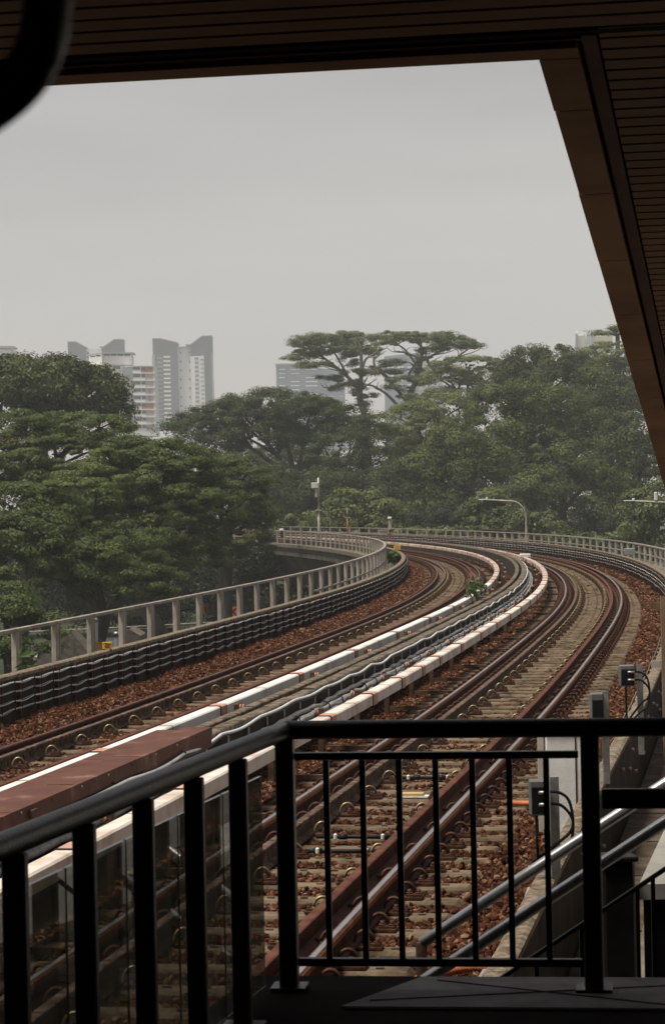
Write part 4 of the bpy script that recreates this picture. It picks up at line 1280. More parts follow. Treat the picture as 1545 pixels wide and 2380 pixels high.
# ================================================================== TREES
def blades(c, nrm, L, aspect, droop):
    m = len(c)
    r = rng.normal(size=(m, 3))
    a = np.cross(nrm, r); a /= np.linalg.norm(a, axis=1, keepdims=True) + 1e-9
    b = np.cross(nrm, a)
    W = L / aspect
    return np.stack([c - a * L * .5 - np.array([0, 0, 1]) * L * droop, c + b * W * .5, c + a * L * .5 - np.array([0, 0, 1]) * L * droop, c - b * W * .5], 1)

ST = {  # clump radius, flatness, leaves per clump, leaf length, aspect, droop, upward bias
    'feather': (.62, .36, 380, .135, 2.3, .10, 1.3),
    'big':     (.95, .70, 200, .27, 1.8, .15, .6),
    'dome':    (1.15, .48, 340, .19, 2.0, .05, 1.2),
    'alb':     (.85, .36, 170, .20, 2.0, .05, 1.3),
    'broad':   (1.15, .72, 300, .215, 1.7, .15, .6),
    'light':   (.85, .60, 150, .26, 1.7, .15, .7),
}
def crown(lobes, Y, style, m, parent, dens=1.0, inner=1.0, cut=.35):
    cr, fl_, per, L0, asp, dr, up = ST[style]
    VV, RR = [], []
    for lb in lobes:
        vx, vy, rvx, rvy = lb[:4]; dY = lb[4] if len(lb) > 4 else 0
        c0 = np.array(at(vx, vy, Y + dY)); k = (Y + dY) / FV
        rad = np.array([rvx * k, max(rvx * k * .75, rvy * k * .8), rvy * k])
        area = 2 * math.pi * ((rad[0] * rad[1]) ** 1.6 / 3 + (rad[0] * rad[2]) ** 1.6 / 3 + (rad[1] * rad[2]) ** 1.6 / 3) ** (1 / 1.6)
        n = max(4, int(dens * area / (cr * cr * 1.05)))
        u = rng.normal(size=(n * 3, 3)); u /= np.linalg.norm(u, axis=1, keepdims=True)
        u = u[(u[:, 2] > -.55) & (u[:, 1] < cut)][:n]
        lump = 1 + .10 * np.sin(u[:, 0] * 6 + vx) * np.cos(u[:, 2] * 7 + vy) + rng.normal(0, .06, len(u))
        cc = c0 + u * rad * (lump * rng.uniform(.80, 1.04, len(u)))[:, None]
        crs = cr * rng.uniform(.45, 1.5, len(u))
        N = len(cc)
        d = rng.normal(size=(N, per, 3)); d /= np.linalg.norm(d, axis=2, keepdims=True)
        rr = rng.random((N, per, 1)) ** .45
        off = d * rr * crs[:, None, None] * np.array([1, 1, fl_])
        # twig-like droop at the rim of a clump
        off[..., 2] -= .22 * fl_ * crs[:, None] * (rr[..., 0] ** 2)
        pts = (cc[:, None] + off).reshape(-1, 3)
        nr = d.reshape(-1, 3) * .95 + np.array([0, 0, up * .4]) + rng.normal(0, .38, (N * per, 3)) + np.repeat(u, per, 0) * .35
        nr /= np.linalg.norm(nr, axis=1, keepdims=True)
        VV.append(blades(pts, nr, L0 * rng.uniform(.6, 1.35, (N * per, 1)), asp, dr))
        tone = np.clip(rng.normal(.5, .16, N), 0, 1)
        RR.append(np.clip(np.repeat(tone, per) + rng.normal(0, .17, N * per), 0, 1))
        # filling leaves inside the crown, its inner shade painted as darker tones
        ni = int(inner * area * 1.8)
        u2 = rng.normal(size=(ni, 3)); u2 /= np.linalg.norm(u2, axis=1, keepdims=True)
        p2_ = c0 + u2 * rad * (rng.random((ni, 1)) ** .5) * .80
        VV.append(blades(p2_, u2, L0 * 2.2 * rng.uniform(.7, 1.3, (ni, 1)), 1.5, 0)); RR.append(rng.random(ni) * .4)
    V = np.concatenate(VV); rn = np.concatenate(RR)
    return bigmesh("crown", V.reshape(-1, 3), np.arange(4 * len(V)).reshape(-1, 4), m, parent, rn)

def tree(name, label, Y, lobes, style, m, base_vx, group=None, r=.35, bark='bark', fork=None, dens=1.0, inner=1.0, cut=.35, fork_vy=None):
    bx = at(base_vx, 1300, Y).x
    t = thing(name, label, "tree", (bx, Y, -6.05), group=group)
    crown(lobes, Y, style, m, t, dens, inner, cut)
    b = MB()
    top = max(lobes, key=lambda l: l[2] * l[3])
    fk = at(fork[0], fork[1], Y) if fork else at(base_vx * .6 + top[0] * .4, top[1] + top[3] * .9, Y)
    b.tube(smooth([(bx, Y, -6.05), ((bx * .7 + fk.x * .3), Y, (-6 + fk.z) * .5), fk], 10), np.linspace(r * 1.25, r * .8, 10), 9)
    for lb in sorted(lobes, key=lambda l: -l[2] * l[3])[:7]:
        e = at(lb[0], lb[1] - lb[3] * .15, Y + (lb[4] if len(lb) > 4 else 0))
        mid_ = (fk * .5 + e * .5) + Vector((0, 0, abs(e.x - fk.x) * .05))
        b.tube(smooth([fk, mid_, e], 8), np.linspace(r * .6, r * .15, 8), 6)
        for s_ in (-1, 1):
            e2 = e + Vector((s_ * lb[2] * Y / FV * .6, -lb[2] * Y / FV * .25, lb[3] * Y / FV * .35))
            b.tube(smooth([mid_, (mid_ + e2) * .5 + Vector((0, 0, .2)), e2], 6), np.linspace(r * .35, r * .08, 6), 5)
    b.build("trunk", M[bark], t)
    return t

NEAR = "feathery trees at the left beside the viaduct"
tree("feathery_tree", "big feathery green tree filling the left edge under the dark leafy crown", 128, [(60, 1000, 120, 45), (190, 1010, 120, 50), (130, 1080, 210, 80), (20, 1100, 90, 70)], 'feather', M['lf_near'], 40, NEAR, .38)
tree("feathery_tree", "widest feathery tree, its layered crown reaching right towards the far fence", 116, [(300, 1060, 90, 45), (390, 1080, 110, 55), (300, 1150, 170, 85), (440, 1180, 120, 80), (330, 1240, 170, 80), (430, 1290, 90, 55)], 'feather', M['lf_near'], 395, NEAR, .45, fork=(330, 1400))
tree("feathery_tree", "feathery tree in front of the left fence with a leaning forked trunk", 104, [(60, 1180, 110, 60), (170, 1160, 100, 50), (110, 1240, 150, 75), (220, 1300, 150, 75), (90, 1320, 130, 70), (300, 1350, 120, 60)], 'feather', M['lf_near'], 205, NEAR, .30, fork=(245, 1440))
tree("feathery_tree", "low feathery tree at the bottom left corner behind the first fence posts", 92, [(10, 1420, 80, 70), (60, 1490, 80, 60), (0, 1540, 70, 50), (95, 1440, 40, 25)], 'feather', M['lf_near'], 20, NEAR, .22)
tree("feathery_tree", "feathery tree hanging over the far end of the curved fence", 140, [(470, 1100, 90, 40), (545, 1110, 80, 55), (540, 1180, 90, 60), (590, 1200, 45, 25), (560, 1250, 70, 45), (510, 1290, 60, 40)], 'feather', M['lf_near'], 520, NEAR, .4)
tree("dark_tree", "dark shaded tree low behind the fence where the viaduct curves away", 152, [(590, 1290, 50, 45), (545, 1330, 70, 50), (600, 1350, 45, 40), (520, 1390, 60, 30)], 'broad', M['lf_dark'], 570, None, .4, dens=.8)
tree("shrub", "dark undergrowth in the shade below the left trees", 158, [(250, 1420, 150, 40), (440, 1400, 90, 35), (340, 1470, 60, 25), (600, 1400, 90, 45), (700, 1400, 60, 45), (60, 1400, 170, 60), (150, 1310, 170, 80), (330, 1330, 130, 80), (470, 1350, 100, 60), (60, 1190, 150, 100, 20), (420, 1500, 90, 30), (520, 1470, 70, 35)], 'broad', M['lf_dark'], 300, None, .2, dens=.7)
tree("broadleaf_tree", "dark big leaved tree rising above the feathery trees at the left edge", 176, [(70, 895, 130, 65), (160, 905, 110, 70), (215, 920, 75, 60), (255, 960, 50, 40), (30, 860, 60, 30), (130, 860, 60, 25), (10, 940, 90, 60)], 'big', M['lf_big'], 110, None, .5)
tree("rain_tree", "wide domed rain tree with dark branches in the middle distance", 232,
     [(640, 945, 125, 38), (560, 965, 110, 38), (720, 965, 110, 40), (480, 990, 90, 35), (800, 985, 60, 40), (420, 1000, 55, 22), (600, 1010, 130, 32), (740, 1015, 110, 35), (500, 1035, 70, 25)], 'dome', M['lf_dome'], 690, None, .55, fork=(690, 1120), inner=.55)
tree("rain_tree", "second rain tree crown beside the dome, thin branches showing beneath", 226, [(790, 1050, 70, 45), (850, 1000, 50, 35), (800, 1110, 60, 40), (560, 1080, 60, 25)], 'dome', M['lf_dome'], 770, None, .4, fork=(770, 1160), inner=.6)
tree("olive_tree", "lighter olive green spreading tree right of the dome tree", 238, [(960, 985, 100, 45), (1040, 960, 80, 40), (900, 1030, 75, 35), (1000, 1045, 90, 45), (880, 1070, 55, 28)], 'dome', M['lf_olive'], 1000, None, .45, inner=.8)
tree("olive_tree", "pale flat topped tree behind the woods right of the tall umbrella trees", 300, [(1090, 850, 85, 22), (1040, 880, 70, 20), (1120, 880, 70, 26), (1060, 925, 110, 25), (1150, 920, 60, 30)], 'alb', M['lf_olive'], 1100, None, .5, inner=.4)
FOREST = "dense broadleaved woods behind the right fence"
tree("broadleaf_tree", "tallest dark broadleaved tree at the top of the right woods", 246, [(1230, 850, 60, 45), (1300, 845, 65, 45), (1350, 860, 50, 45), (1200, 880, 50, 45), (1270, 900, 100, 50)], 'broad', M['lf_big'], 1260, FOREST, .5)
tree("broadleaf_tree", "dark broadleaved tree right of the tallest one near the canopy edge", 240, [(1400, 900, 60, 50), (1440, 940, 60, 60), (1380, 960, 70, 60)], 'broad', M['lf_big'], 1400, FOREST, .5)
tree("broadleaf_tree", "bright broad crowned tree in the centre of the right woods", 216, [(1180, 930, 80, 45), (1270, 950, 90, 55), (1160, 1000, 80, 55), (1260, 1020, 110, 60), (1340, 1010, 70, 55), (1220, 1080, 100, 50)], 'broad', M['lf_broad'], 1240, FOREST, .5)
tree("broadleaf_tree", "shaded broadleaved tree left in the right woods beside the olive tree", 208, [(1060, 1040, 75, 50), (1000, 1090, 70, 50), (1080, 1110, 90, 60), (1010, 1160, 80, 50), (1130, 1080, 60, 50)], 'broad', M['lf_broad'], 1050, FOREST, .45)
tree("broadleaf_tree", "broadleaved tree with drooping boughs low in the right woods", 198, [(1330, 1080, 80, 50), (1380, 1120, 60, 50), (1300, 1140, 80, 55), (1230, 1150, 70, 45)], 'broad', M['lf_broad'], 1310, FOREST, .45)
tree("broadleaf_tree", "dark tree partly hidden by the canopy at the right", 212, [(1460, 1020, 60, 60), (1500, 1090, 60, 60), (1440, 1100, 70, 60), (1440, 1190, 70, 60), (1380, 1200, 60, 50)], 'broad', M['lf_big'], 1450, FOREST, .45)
tree("olive_tree", "feathery hilltop tree at the right edge of the sky", 285, [(1430, 830, 90, 35), (1400, 870, 90, 40), (1480, 880, 70, 50)], 'alb', M['lf_alb'], 1450, None, .5, inner=1.2)
tree("umbrella_tree", "small flat umbrella crown beside the canopy above the hilltop", 300, [(1425, 770, 38, 11), (1400, 776, 22, 6), (1450, 766, 30, 10)], 'alb', M['lf_alb'], 1440, None, .35, inner=.4)
tree("light_tree", "pale leafy tree low at the right edge under the lamp arm", 158, [(1495, 1170, 45, 30), (1520, 1210, 50, 35), (1480, 1220, 35, 25), (1540, 1160, 40, 40), (1530, 1250, 40, 20)], 'light', M['lf_light'], 1530, None, .25, bark='bark_pale', inner=.5)
tree("light_tree", "pale bush behind the curved street lamp", 172, [(1130, 1170, 40, 28), (1165, 1190, 40, 30), (1110, 1205, 40, 28), (1150, 1225, 50, 22)], 'light', M['lf_light'], 1140, None, .22, inner=.6)
tree("light_tree", "pale bush just right of the curved street lamp", 170, [(1240, 1205, 40, 28), (1270, 1220, 35, 22), (1215, 1225, 35, 20)], 'light', M['lf_light'], 1240, None, .22, inner=.6)
tree("light_tree", "rounded pale bush in the middle behind the camera pole", 186, [(820, 1165, 55, 35), (870, 1180, 55, 32), (790, 1200, 50, 32), (850, 1215, 70, 28), (910, 1205, 40, 30)], 'light', M['lf_olive'], 840, None, .25)
tree("light_tree", "pale bush low left of the camera pole", 190, [(690, 1215, 45, 22), (730, 1222, 40, 20)], 'light', M['lf_olive'], 700, None, .2)
tree("dark_tree", "dark tree in the shadow beneath the rain trees", 222, [(640, 1140, 80, 55), (720, 1160, 70, 60), (660, 1200, 80, 40), (780, 1140, 60, 50), (930, 1130, 70, 55), (950, 1190, 60, 45)], 'broad', M['lf_dome'], 680, None, .4, dens=.9)
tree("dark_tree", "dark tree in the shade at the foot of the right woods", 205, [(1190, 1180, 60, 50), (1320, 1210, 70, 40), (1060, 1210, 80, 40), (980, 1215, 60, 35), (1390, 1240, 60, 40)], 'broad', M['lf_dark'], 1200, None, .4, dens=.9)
tree("shrub", "row of low bushes along the foot of the right fence", 168, [(1420, 1255, 60, 25), (1330, 1255, 60, 20), (1060, 1240, 50, 14), (960, 1238, 50, 12), (1500, 1285, 50, 25)], 'light', M['lf_broad'], 1380, None, .15)
# far wood closing the gaps
bw_ = crown([(400, 1120, 160, 90), (640, 1075, 120, 42), (700, 1085, 110, 45), (620, 1140, 170, 60), (800, 1150, 160, 90), (980, 1130, 160, 110), (1150, 1100, 170, 130), (1330, 1050, 170, 150), (1500, 1050, 140, 150), (250, 1120, 160, 110)], 275, 'broad', M['lf_dome'], None, .45, 1.0)
bw_.name = "far_wood"
tag(bw_, "mass of far woodland filling the gaps behind the trees", "woods", kind="stuff")

# --- the two tall umbrella trees
def zc(x, y): return ((900 + x / 1.717) / 1.721, (1280 + y / 1.717) / 1.721)
def zd(x, y): return ((1700 + x / 1.611) / 1.721, (1250 + y / 1.611) / 1.721)
def albizia(label, Y, discs, vines, limbs, base):
    bx = at(base[0], base[1], Y).x
    t = thing("umbrella_tree", label, "tree", (bx, Y, -6.05), group="tall umbrella trees against the sky")
    lb = [(*zc(x, y + ry * .2), rx / 2.955 * 1.03, ry / 2.955 * 1.2) for x, y, rx, ry in discs]
    lb = [(a, b_, c_, d_, rng.uniform(-4, 4)) for a, b_, c_, d_ in lb]
    lb += [(*zc(x, y), rx / 2.955, ry / 2.955, -.5) for x, y, rx, ry in vines]
    crown(lb, Y, 'alb', M['lf_alb'], t, 1.25, .06, 1.0)
    b = MB()
    for r0, r1, pts in limbs:
        w_ = [at(*zc(x, y), Y) for x, y in pts]
        b.tube(smooth(w_, 6 * len(w_)), np.linspace(r0, r1, 6 * len(w_)) * .72, 7)
        for j in range(2, len(w_)):
            for k_ in range(3):
                e_ = w_[j] + Vector((rng.normal(0, 1.5), rng.normal(0, 1.5), rng.uniform(.0, 1.0)))
                b.tube(smooth([w_[j - 1] * .4 + w_[j] * .6, (w_[j] + e_) * .5 + Vector((0, 0, -.3)), e_], 6), np.linspace(.10, .03, 6), 5)
    b.tube([(bx, Y, -6.05), at(*base, Y)], [.8, .7], 9)
    b.build("trunk", M['bark_pale'], t)
    return t
albizia("left of the two tall umbrella trees, thick vine clad trunk against the sky", 318,
        [(640, 130, 150, 40), (800, 115, 170, 38), (560, 150, 100, 30), (500, 160, 50, 16), (900, 150, 90, 35), (600, 215, 120, 30), (450, 255, 60, 16), (540, 245, 90, 22), (760, 200, 150, 35), (930, 200, 110, 30), (620, 300, 110, 20), (850, 275, 60, 45), (700, 390, 60, 16), (760, 400, 60, 22), (880, 350, 90, 20), (740, 470, 45, 18), (1000, 215, 60, 14), (800, 450, 50, 18), (1010, 520, 60, 14), (960, 350, 40, 16), (880, 430, 50, 18)],
        [(915, 490, 45, 60), (940, 560, 45, 45), (930, 400, 25, 40)],
        [(.75, .5, [(960, 640), (925, 540), (930, 440)]), (.45, .2, [(930, 450), (935, 330), (930, 200), (900, 140)]), (.40, .15, [(925, 480), (840, 390), (770, 330), (640, 235), (560, 190)]), (.3, .12, [(780, 335), (700, 310), (600, 290)]), (.3, .12, [(880, 440), (800, 440), (720, 470)]), (.3, .1, [(930, 400), (960, 280), (1010, 240), (1080, 190)]), (.25, .1, [(850, 400), (760, 240), (700, 160)])],
        zc(965, 640))
albizia("right of the two tall umbrella trees, open forked branches against the sky", 326,
        [(1130, 110, 130, 32), (1250, 110, 130, 32), (1390, 125, 120, 35), (1500, 110, 110, 28), (1600, 140, 110, 28), (1680, 175, 90, 20), (1100, 150, 80, 25), (1420, 190, 90, 28), (1540, 180, 100, 25), (1080, 300, 55, 22), (1170, 290, 70, 24), (1100, 355, 100, 18), (1210, 400, 100, 22), (1020, 330, 40, 14), (1150, 450, 60, 16), (1530, 280, 60, 28), (1510, 340, 50, 20), (1380, 250, 40, 14)],
        [(1330, 330, 22, 70), (1310, 420, 28, 45), (1240, 500, 50, 45), (1270, 570, 45, 40), (1355, 220, 18, 40)],
        [(.7, .42, [(1300, 640), (1270, 520), (1310, 420), (1335, 330)]), (.42, .15, [(1335, 340), (1350, 240), (1340, 140)]), (.38, .18, [(1250, 560), (1190, 490), (1120, 400), (1030, 320), (1020, 240), (1000, 180)]), (.35, .12, [(1320, 400), (1260, 380), (1320, 270), (1250, 230), (1180, 215)]), (.35, .14, [(1490, 420), (1430, 340), (1390, 270), (1470, 220), (1560, 190)]), (.35, .14, [(1210, 620), (1120, 520), (1030, 460), (960, 440)]), (.25, .1, [(1300, 290), (1230, 200), (1150, 150)]), (.3, .1, [(1620, 370), (1480, 400), (1540, 300), (1640, 220), (1700, 180)])],
        zc(1300, 650))

# ================================================================== FAR BUILDINGS
def slab(pts, Y, depth, name, m, parent):
    """outline given on the survey sheet, built at its true distance with its depth"""
    return MB().poly([at(a, b_, Y) for a, b_ in pts], depth, (0, -1, 0)).build(name, m, parent)
def block(x0, x1, ytop, Y, depth, name, m, parent, ybot=1230):
    return slab([(x0, ytop), (x1, ytop), (x1 + (ybot - ytop) * .0203, ybot), (x0 + (ybot - ytop) * .0203, ybot)], Y, depth, name, m, parent)
def panes(cells, Y, name, m, parent, limit=100, proud=.25):
    """one window each: cells = (x0, x1, y0, y1)"""
    rest = MB(); have = 0
    for x0, x1, y0, y1 in cells:
        c_ = [at(x0, y0, Y - proud), at(x1, y0, Y - proud), at(x1, y1, Y - proud), at(x0, y1, Y - proud)]
        if have < limit: MB().poly(c_, .5, (0, -1, 0)).build(name, m, parent); have += 1
        else: rest.poly(c_, .5, (0, -1, 0))
    if rest.n:
        o = rest.build("more_" + name + "s", m, parent); o["kind"] = "stuff"
def rows(x0, x1, y0, y1, dy, h, slant=.0203, cols=None):
    out = []; y = y0
    while y < y1:
        sh_ = (y - y0) * slant
        for a, b_ in (cols or [(x0, x1)]): out.append((a + sh_, b_ + sh_, y, y + h))
        y += dy
    return out
def zt_(x, y): return (x / 1.717 / 1.721, (1300 + y / 1.717) / 1.721)
Yt = 1600
T = thing("tower_block", "tall slate grey and white twin winged tower standing right of the housing block", "tower", at(425, 1230, Yt))
slab([zt_(1048, 95), zt_(1100, 94), zt_(1217, 122), zt_(1235, 720), zt_(1060, 720)], Yt, 18, "left_wing", M['bg'], T)
slab([zt_(1046, 90), zt_(1105, 90), zt_(1219, 117), zt_(1219, 123), zt_(1100, 96), zt_(1046, 96)], Yt - 2, 22, "roof_edge", M['bm'], T)
slab([zt_(1217, 150), zt_(1312, 150), zt_(1330, 720), zt_(1235, 720)], Yt + 3, 14, "core", M['bw'], T)
slab([zt_(1212, 148), zt_(1312, 146), zt_(1312, 153), zt_(1212, 156)], Yt + 1, 16, "roof_edge", M['bm'], T)
slab([zt_(1308, 132), zt_(1388, 76), zt_(1452, 74), zt_(1470, 720), zt_(1326, 720)], Yt - 1, 18, "right_wing", M['bg'], T)
slab([zt_(1275, 133), zt_(1310, 130), zt_(1386, 72), zt_(1454, 71), zt_(1454, 77), zt_(1388, 79), zt_(1312, 137), zt_(1275, 140)], Yt - 3, 22, "roof_edge", M['bm'], T)
slab([zt_(1045, 205), zt_(1062, 203), zt_(1080, 720), zt_(1058, 720)], Yt - 4, 3, "side_fin", M['bm'], T)
slab([zt_(1452, 190), zt_(1462, 190), zt_(1480, 720), zt_(1468, 720)], Yt - 4, 3, "side_fin", M['bm'], T)
slab([zt_(1308, 215), zt_(1400, 210), zt_(1418, 720), zt_(1326, 720)], Yt - 3.5, 2.2, "balcony_bay", M['bw'], T)
cz = lambda x0, x1, y0, y1: (*[zt_(x0, y0)[0], zt_(x1, y0)[0]], zt_(0, y0)[1], zt_(0, y1)[1])
bal = []
for k in range(17):
    y = 212 + 29.6 * k; s_ = k * .6
    bal.append(cz(1122 + s_, 1170 + s_, y, y + 12))
panes(bal, Yt - 6, "balcony", M['bw'], T, 100, .5)
panes([cz(1082 + .6 * k, 1116 + .6 * k, 222 + 29.6 * k, 232 + 29.6 * k) for k in range(17)], Yt, "balcony", M['bm'], T)
panes([cz(1122 + .6 * k, 1170 + .6 * k, 225 + 29.6 * k, 239 + 29.6 * k) for k in range(17)], Yt, "window", M['bwin'], T)
panes([cz(1338 + .6 * k, 1362 + .6 * k, 222 + 29.6 * k, 236 + 29.6 * k) for k in range(16)], Yt - 3.5, "window", M['bwb'], T)
panes([cz(x + .6 * k, x + 9 + .6 * k, 184 + 61 * k, 196 + 61 * k) for k in range(8) for x in (1237, 1298)], Yt + 3, "window", M['bwin'], T)
panes([cz(1378 + .6 * k, 1400 + .6 * k, 232 + 29.6 * k, 240 + 29.6 * k) for k in range(16)], Yt - 3.5, "balcony", M['bm'], T)

T = thing("tower_block", "tall grey and white tower partly hidden behind the pink banded housing block", "tower", at(230, 1230, Yt + 40))
Y2 = Yt + 40
slab([zt_(466, 116), zt_(520, 116), zt_(587, 150), zt_(605, 720), zt_(480, 720)], Y2, 18, "left_wing", M['bg'], T)
slab([zt_(464, 112), zt_(524, 112), zt_(590, 147), zt_(590, 153), zt_(520, 118), zt_(464, 118)], Y2 - 2, 22, "roof_edge", M['bm'], T)
slab([zt_(587, 165), zt_(706, 163), zt_(720, 720), zt_(600, 720)], Y2 + 3, 14, "core", M['bw'], T)
slab([zt_(702, 158), zt_(785, 99), zt_(842, 98), zt_(858, 720), zt_(718, 720)], Y2 - 1, 18, "right_wing", M['bg'], T)
slab([zt_(684, 147), zt_(712, 147), zt_(785, 95), zt_(845, 95), zt_(845, 101), zt_(785, 103), zt_(712, 155), zt_(684, 153)], Y2 - 3, 22, "roof_edge", M['bm'], T)
panes([cz(500, 545, 212 + 29 * k, 226 + 29 * k) for k in range(4)], Y2, "balcony", M['bw'], T)
panes([cz(598, 612, 186 + 29 * k, 200 + 29 * k) for k in range(4)], Y2 + 3, "window", M['bwin'], T)

Y3 = 900
B_ = thing("housing_block", "white stepped housing block with dusty pink panels and rows of dark windows", "apartment block", at(290, 1230, Y3))
slab([zt_(555, 284), zt_(838, 276), zt_(850, 760), zt_(565, 760)], Y3 + 12, 14, "rear_wing", M['bw'], B_)
slab([zt_(838, 285), zt_(1062, 277), zt_(1078, 760), zt_(850, 760)], Y3, 16, "front_wing", M['bw'], B_)
slab([zt_(615, 205), zt_(700, 198), zt_(700, 272), zt_(615, 272)], Y3 + 18, 7, "roof_house", M['bw'], B_)
slab([zt_(700, 200), zt_(908, 205), zt_(912, 272), zt_(702, 272)], Y3 + 10, 8, "roof_house", M['bw'], B_)
slab([zt_(612, 203), zt_(700, 190), zt_(700, 197), zt_(612, 209)], Y3 + 17, 10, "roof_edge", M['bm'], B_)
slab([zt_(700, 188), zt_(916, 186), zt_(916, 194), zt_(700, 196)], Y3 + 8, 12, "roof_edge", M['bm'], B_)
panes([cz(x, x + 40, 198, 212) for x in (716, 762, 808, 854)] + [cz(622, 655, 210, 220), cz(660, 692, 204, 216)], Y3 + 10, "window", M['bwin'], B_)
slab([zt_(700, 190), zt_(712, 190), zt_(712, 274), zt_(704, 274)], Y3 + 9, 1, "roof_post", M['bm'], B_)
slab([zt_(906, 190), zt_(916, 190), zt_(916, 272), zt_(908, 272)], Y3 + 9, 1, "roof_post", M['bm'], B_)
slab([zt_(840, 287), zt_(912, 284), zt_(926, 760), zt_(852, 760)], Y3 - .2, 1, "side_face", M['bm'], B_)
for k in range(9):
    y = 286 + 50 * k; s_ = 1.0 * k
    panes([cz(915 + s_, 964 + s_, y + (2 if k else 2), y + (20 if k == 0 else 22)), cz(973 + s_, 997 + s_, y + 2, y + (20 if k == 0 else 22))], Y3, "window", M['bwin'], B_, 100)
    m_ = M['bp'] if k in (0, 5) else M['blush']
    panes([cz((970 if k in (0, 5) else 998) + s_, 1052 + s_, y + 2, y + 40)], Y3 + .12, "wall_panel", m_, B_)
    panes([cz(912 + s_, 1062 + s_, y - 9, y - 3)], Y3 - .3, "floor_band", M['bw'], B_)
    if k < 8:
        panes([cz(855 + s_, 866 + s_, y + 58, y + 66), cz(874 + s_, 886 + s_, y + 56, y + 64)], Y3 - .3, "window", M['bwb'], B_)
for k in range(7):
    y = 282 + 52 * k
    panes([cz(780 + k, 828 + k, y, y + 20), cz(610 + k, 640 + k, y, y + 20)], Y3 + 12, "window", M['bwin'], B_)
    panes([cz(665 + k, 760 + k, y, y + 38)], Y3 + 12, "wall_panel", M['bp'] if k in (0, 4) else M['blush'], B_)
# unit numbers painted on the gable panels
for txt, k in (("3", 3), ("5", 4)):
    q = at(*zt_(1025 + k, 286 + 50 * k + 22), Y3 - .4)
    lettering(txt, 2.6, M['bb'], q - B_.location, (R(90), 0, 0), "painted_number", B_)

Y4 = 1500
T = thing("apartment_tower", "pale grey flat roofed block at the far left edge above the dark tree", "tower", at(5, 1230, Y4))
slab([(-60, 812), (30, 810), (38, 1230), (-60, 1230)], Y4, 16, "wall", M['bw'], T)
slab([(-60, 803), (32, 804), (32, 808), (-60, 808)], Y4 - 3, 20, "roof_edge", M['bm'], T)
panes([(-10, 26, 809, 812)], Y4 - .5, "window", M['bwin'], T)
slab([(27, 806), (31, 806), (31, 830), (27, 830)], Y4 - 2, 1, "roof_post", M['bm'], T)

Y5 = 1700
T = thing("glass_tower", "hazy blue grey slab tower behind the left umbrella tree", "tower", at(720, 1230, Y5))
slab([zc(350, 305), zc(640, 300), zc(655, 900), zc(362, 900)], Y5, 20, "left_slab", M['bb'], T)
slab([zc(640, 330), zc(820, 345), zc(830, 900), zc(650, 900)], Y5 + 8, 20, "right_slab", M['bb'], T)
slab([zc(345, 300), zc(642, 292), zc(642, 300), zc(345, 308)], Y5 - 2, 24, "roof_edge", M['bm'], T)
cw = lambda x0, x1, y0, y1: (zc(x0, y0)[0], zc(x1, y0)[0], zc(0, y0)[1], zc(0, y1)[1])
cells = []
for k in range(9):
    y = 336 + 28 * k
    for i, (a, b_) in enumerate(((372, 412), (450, 512), (552, 632))):
        if (k + i) % 4 != 3: cells.append(cw(a + .4 * k, b_ + .4 * k, y, y + 7))
panes(cells, Y5, "balcony", M['bw'], T)
panes([cw(a, a + 22, 350 + 28 * k, 362 + 28 * k) for k in range(8) for a in (425, 520)], Y5, "window", M['bwb'], T)
panes([cw(a, a + 30, 520 + 26 * k, 530 + 26 * k) for k in range(4) for a in (720, 785)], Y5 + 8, "balcony", M['bm'], T)
T = thing("glass_tower", "hazy blue grey tower behind the right umbrella tree", "tower", at(960, 1230, Y5))
slab([zc(1095, 250), zc(1330, 225), zc(1345, 900), zc(1105, 900)], Y5 + 60, 20, "left_slab", M['bb'], T)
slab([zc(1330, 290), zc(1440, 275), zc(1495, 280), zc(1505, 900), zc(1345, 900)], Y5 + 50, 20, "right_slab", M['bm'], T)
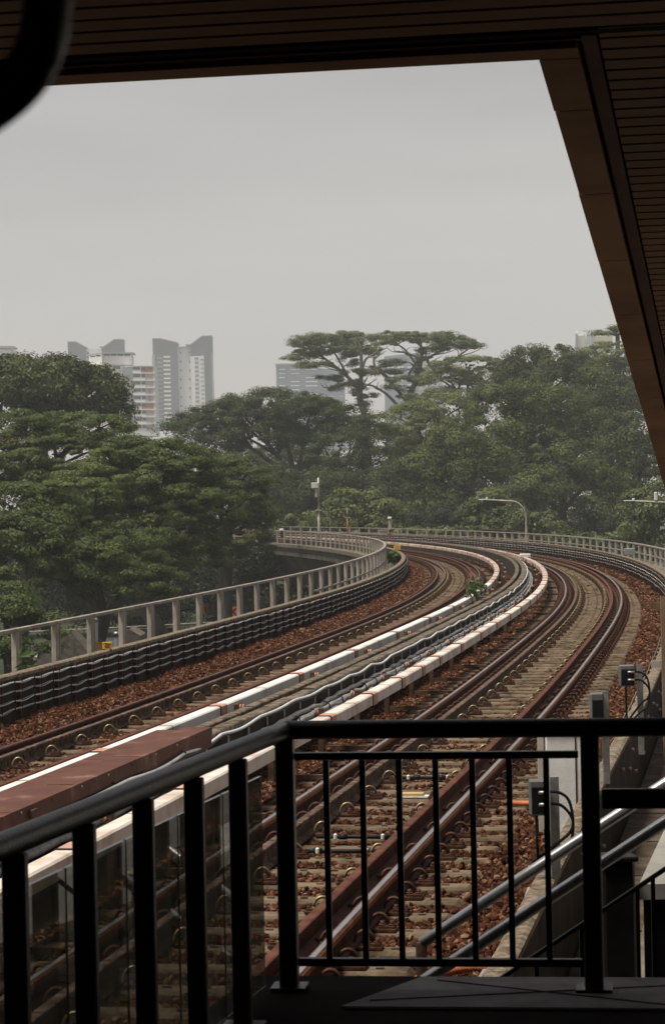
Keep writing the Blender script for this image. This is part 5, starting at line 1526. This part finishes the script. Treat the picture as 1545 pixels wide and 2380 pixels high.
panes([cw(a, a + 46, 320 + 30 * k, 328 + 30 * k) for k in range(6) for a in (1110, 1180, 1250)], Y5 + 60, "balcony", M['bw'], T)
panes([cw(a, a + 14, 300 + 26 * k, 312 + 26 * k) for k in range(7) for a in (1385, 1420, 1460)], Y5 + 50, "window", M['bwb'], T)
Y6 = 1500
T = thing("beige_tower", "pale beige tower above the woods beside the canopy", "tower", at(1370, 1230, Y6))
slab([zd(978, 150), zd(1028, 150), zd(1030, 900), zd(975, 900)], Y6, 15, "left_wall", M['bbe'], T)
slab([zd(1028, 130), zd(1072, 128), zd(1074, 900), zd(1030, 900)], Y6 + 2, 15, "right_wall", M['bw'], T)
slab([zd(980, 112), zd(1016, 112), zd(1018, 149), zd(980, 149)], Y6 + 4, 8, "roof_house", M['bw'], T)
slab([zd(972, 135), zd(980, 135), zd(980, 900), zd(972, 900)], Y6 - 1, 6, "side_fin", M['bb'], T)
slab([zd(1072, 158), zd(1205, 148), zd(1205, 900), zd(1074, 900)], Y6 + 6, 15, "low_wing", M['bbe'], T)
panes([cz_ for cz_ in [(zd(1018 + 12 * i, 0)[0], zd(1026 + 12 * i, 0)[0], zd(0, 112)[1], zd(0, 127)[1]) for i in range(5)]], Y6 + 5, "roof_frame", M['bm'], T)
panes([(zd(1040 + 12 * i, 0)[0], zd(1046 + 12 * i, 0)[0], zd(0, 140 + 14 * k)[1], zd(0, 148 + 14 * k)[1]) for i in range(3) for k in range(5)], Y6 + 2, "window", M['bwb'], T)

# ================================================================== HAZE
hz = MB().box((0, 900, 97), (2600, 1960, 208)).build("haze", bpy.data.materials.new("haze_air"))
hz["kind"] = "stuff"; hz["label"] = "thin pale haze fading the far woods and towers"; hz["category"] = "haze"
hm = hz.data.materials[0]; hm.use_nodes = True
t_ = hm.node_tree
t_.nodes.remove(t_.nodes["Principled BSDF"])
pv = t_.nodes.new("ShaderNodeVolumePrincipled")
pv.inputs["Color"].default_value = (.85, .88, .92, 1)
pv.inputs["Density"].default_value = .00035
pv.inputs["Anisotropy"].default_value = 0.0
t_.links.new(pv.outputs[0], t_.nodes["Material Output"].inputs["Volume"])
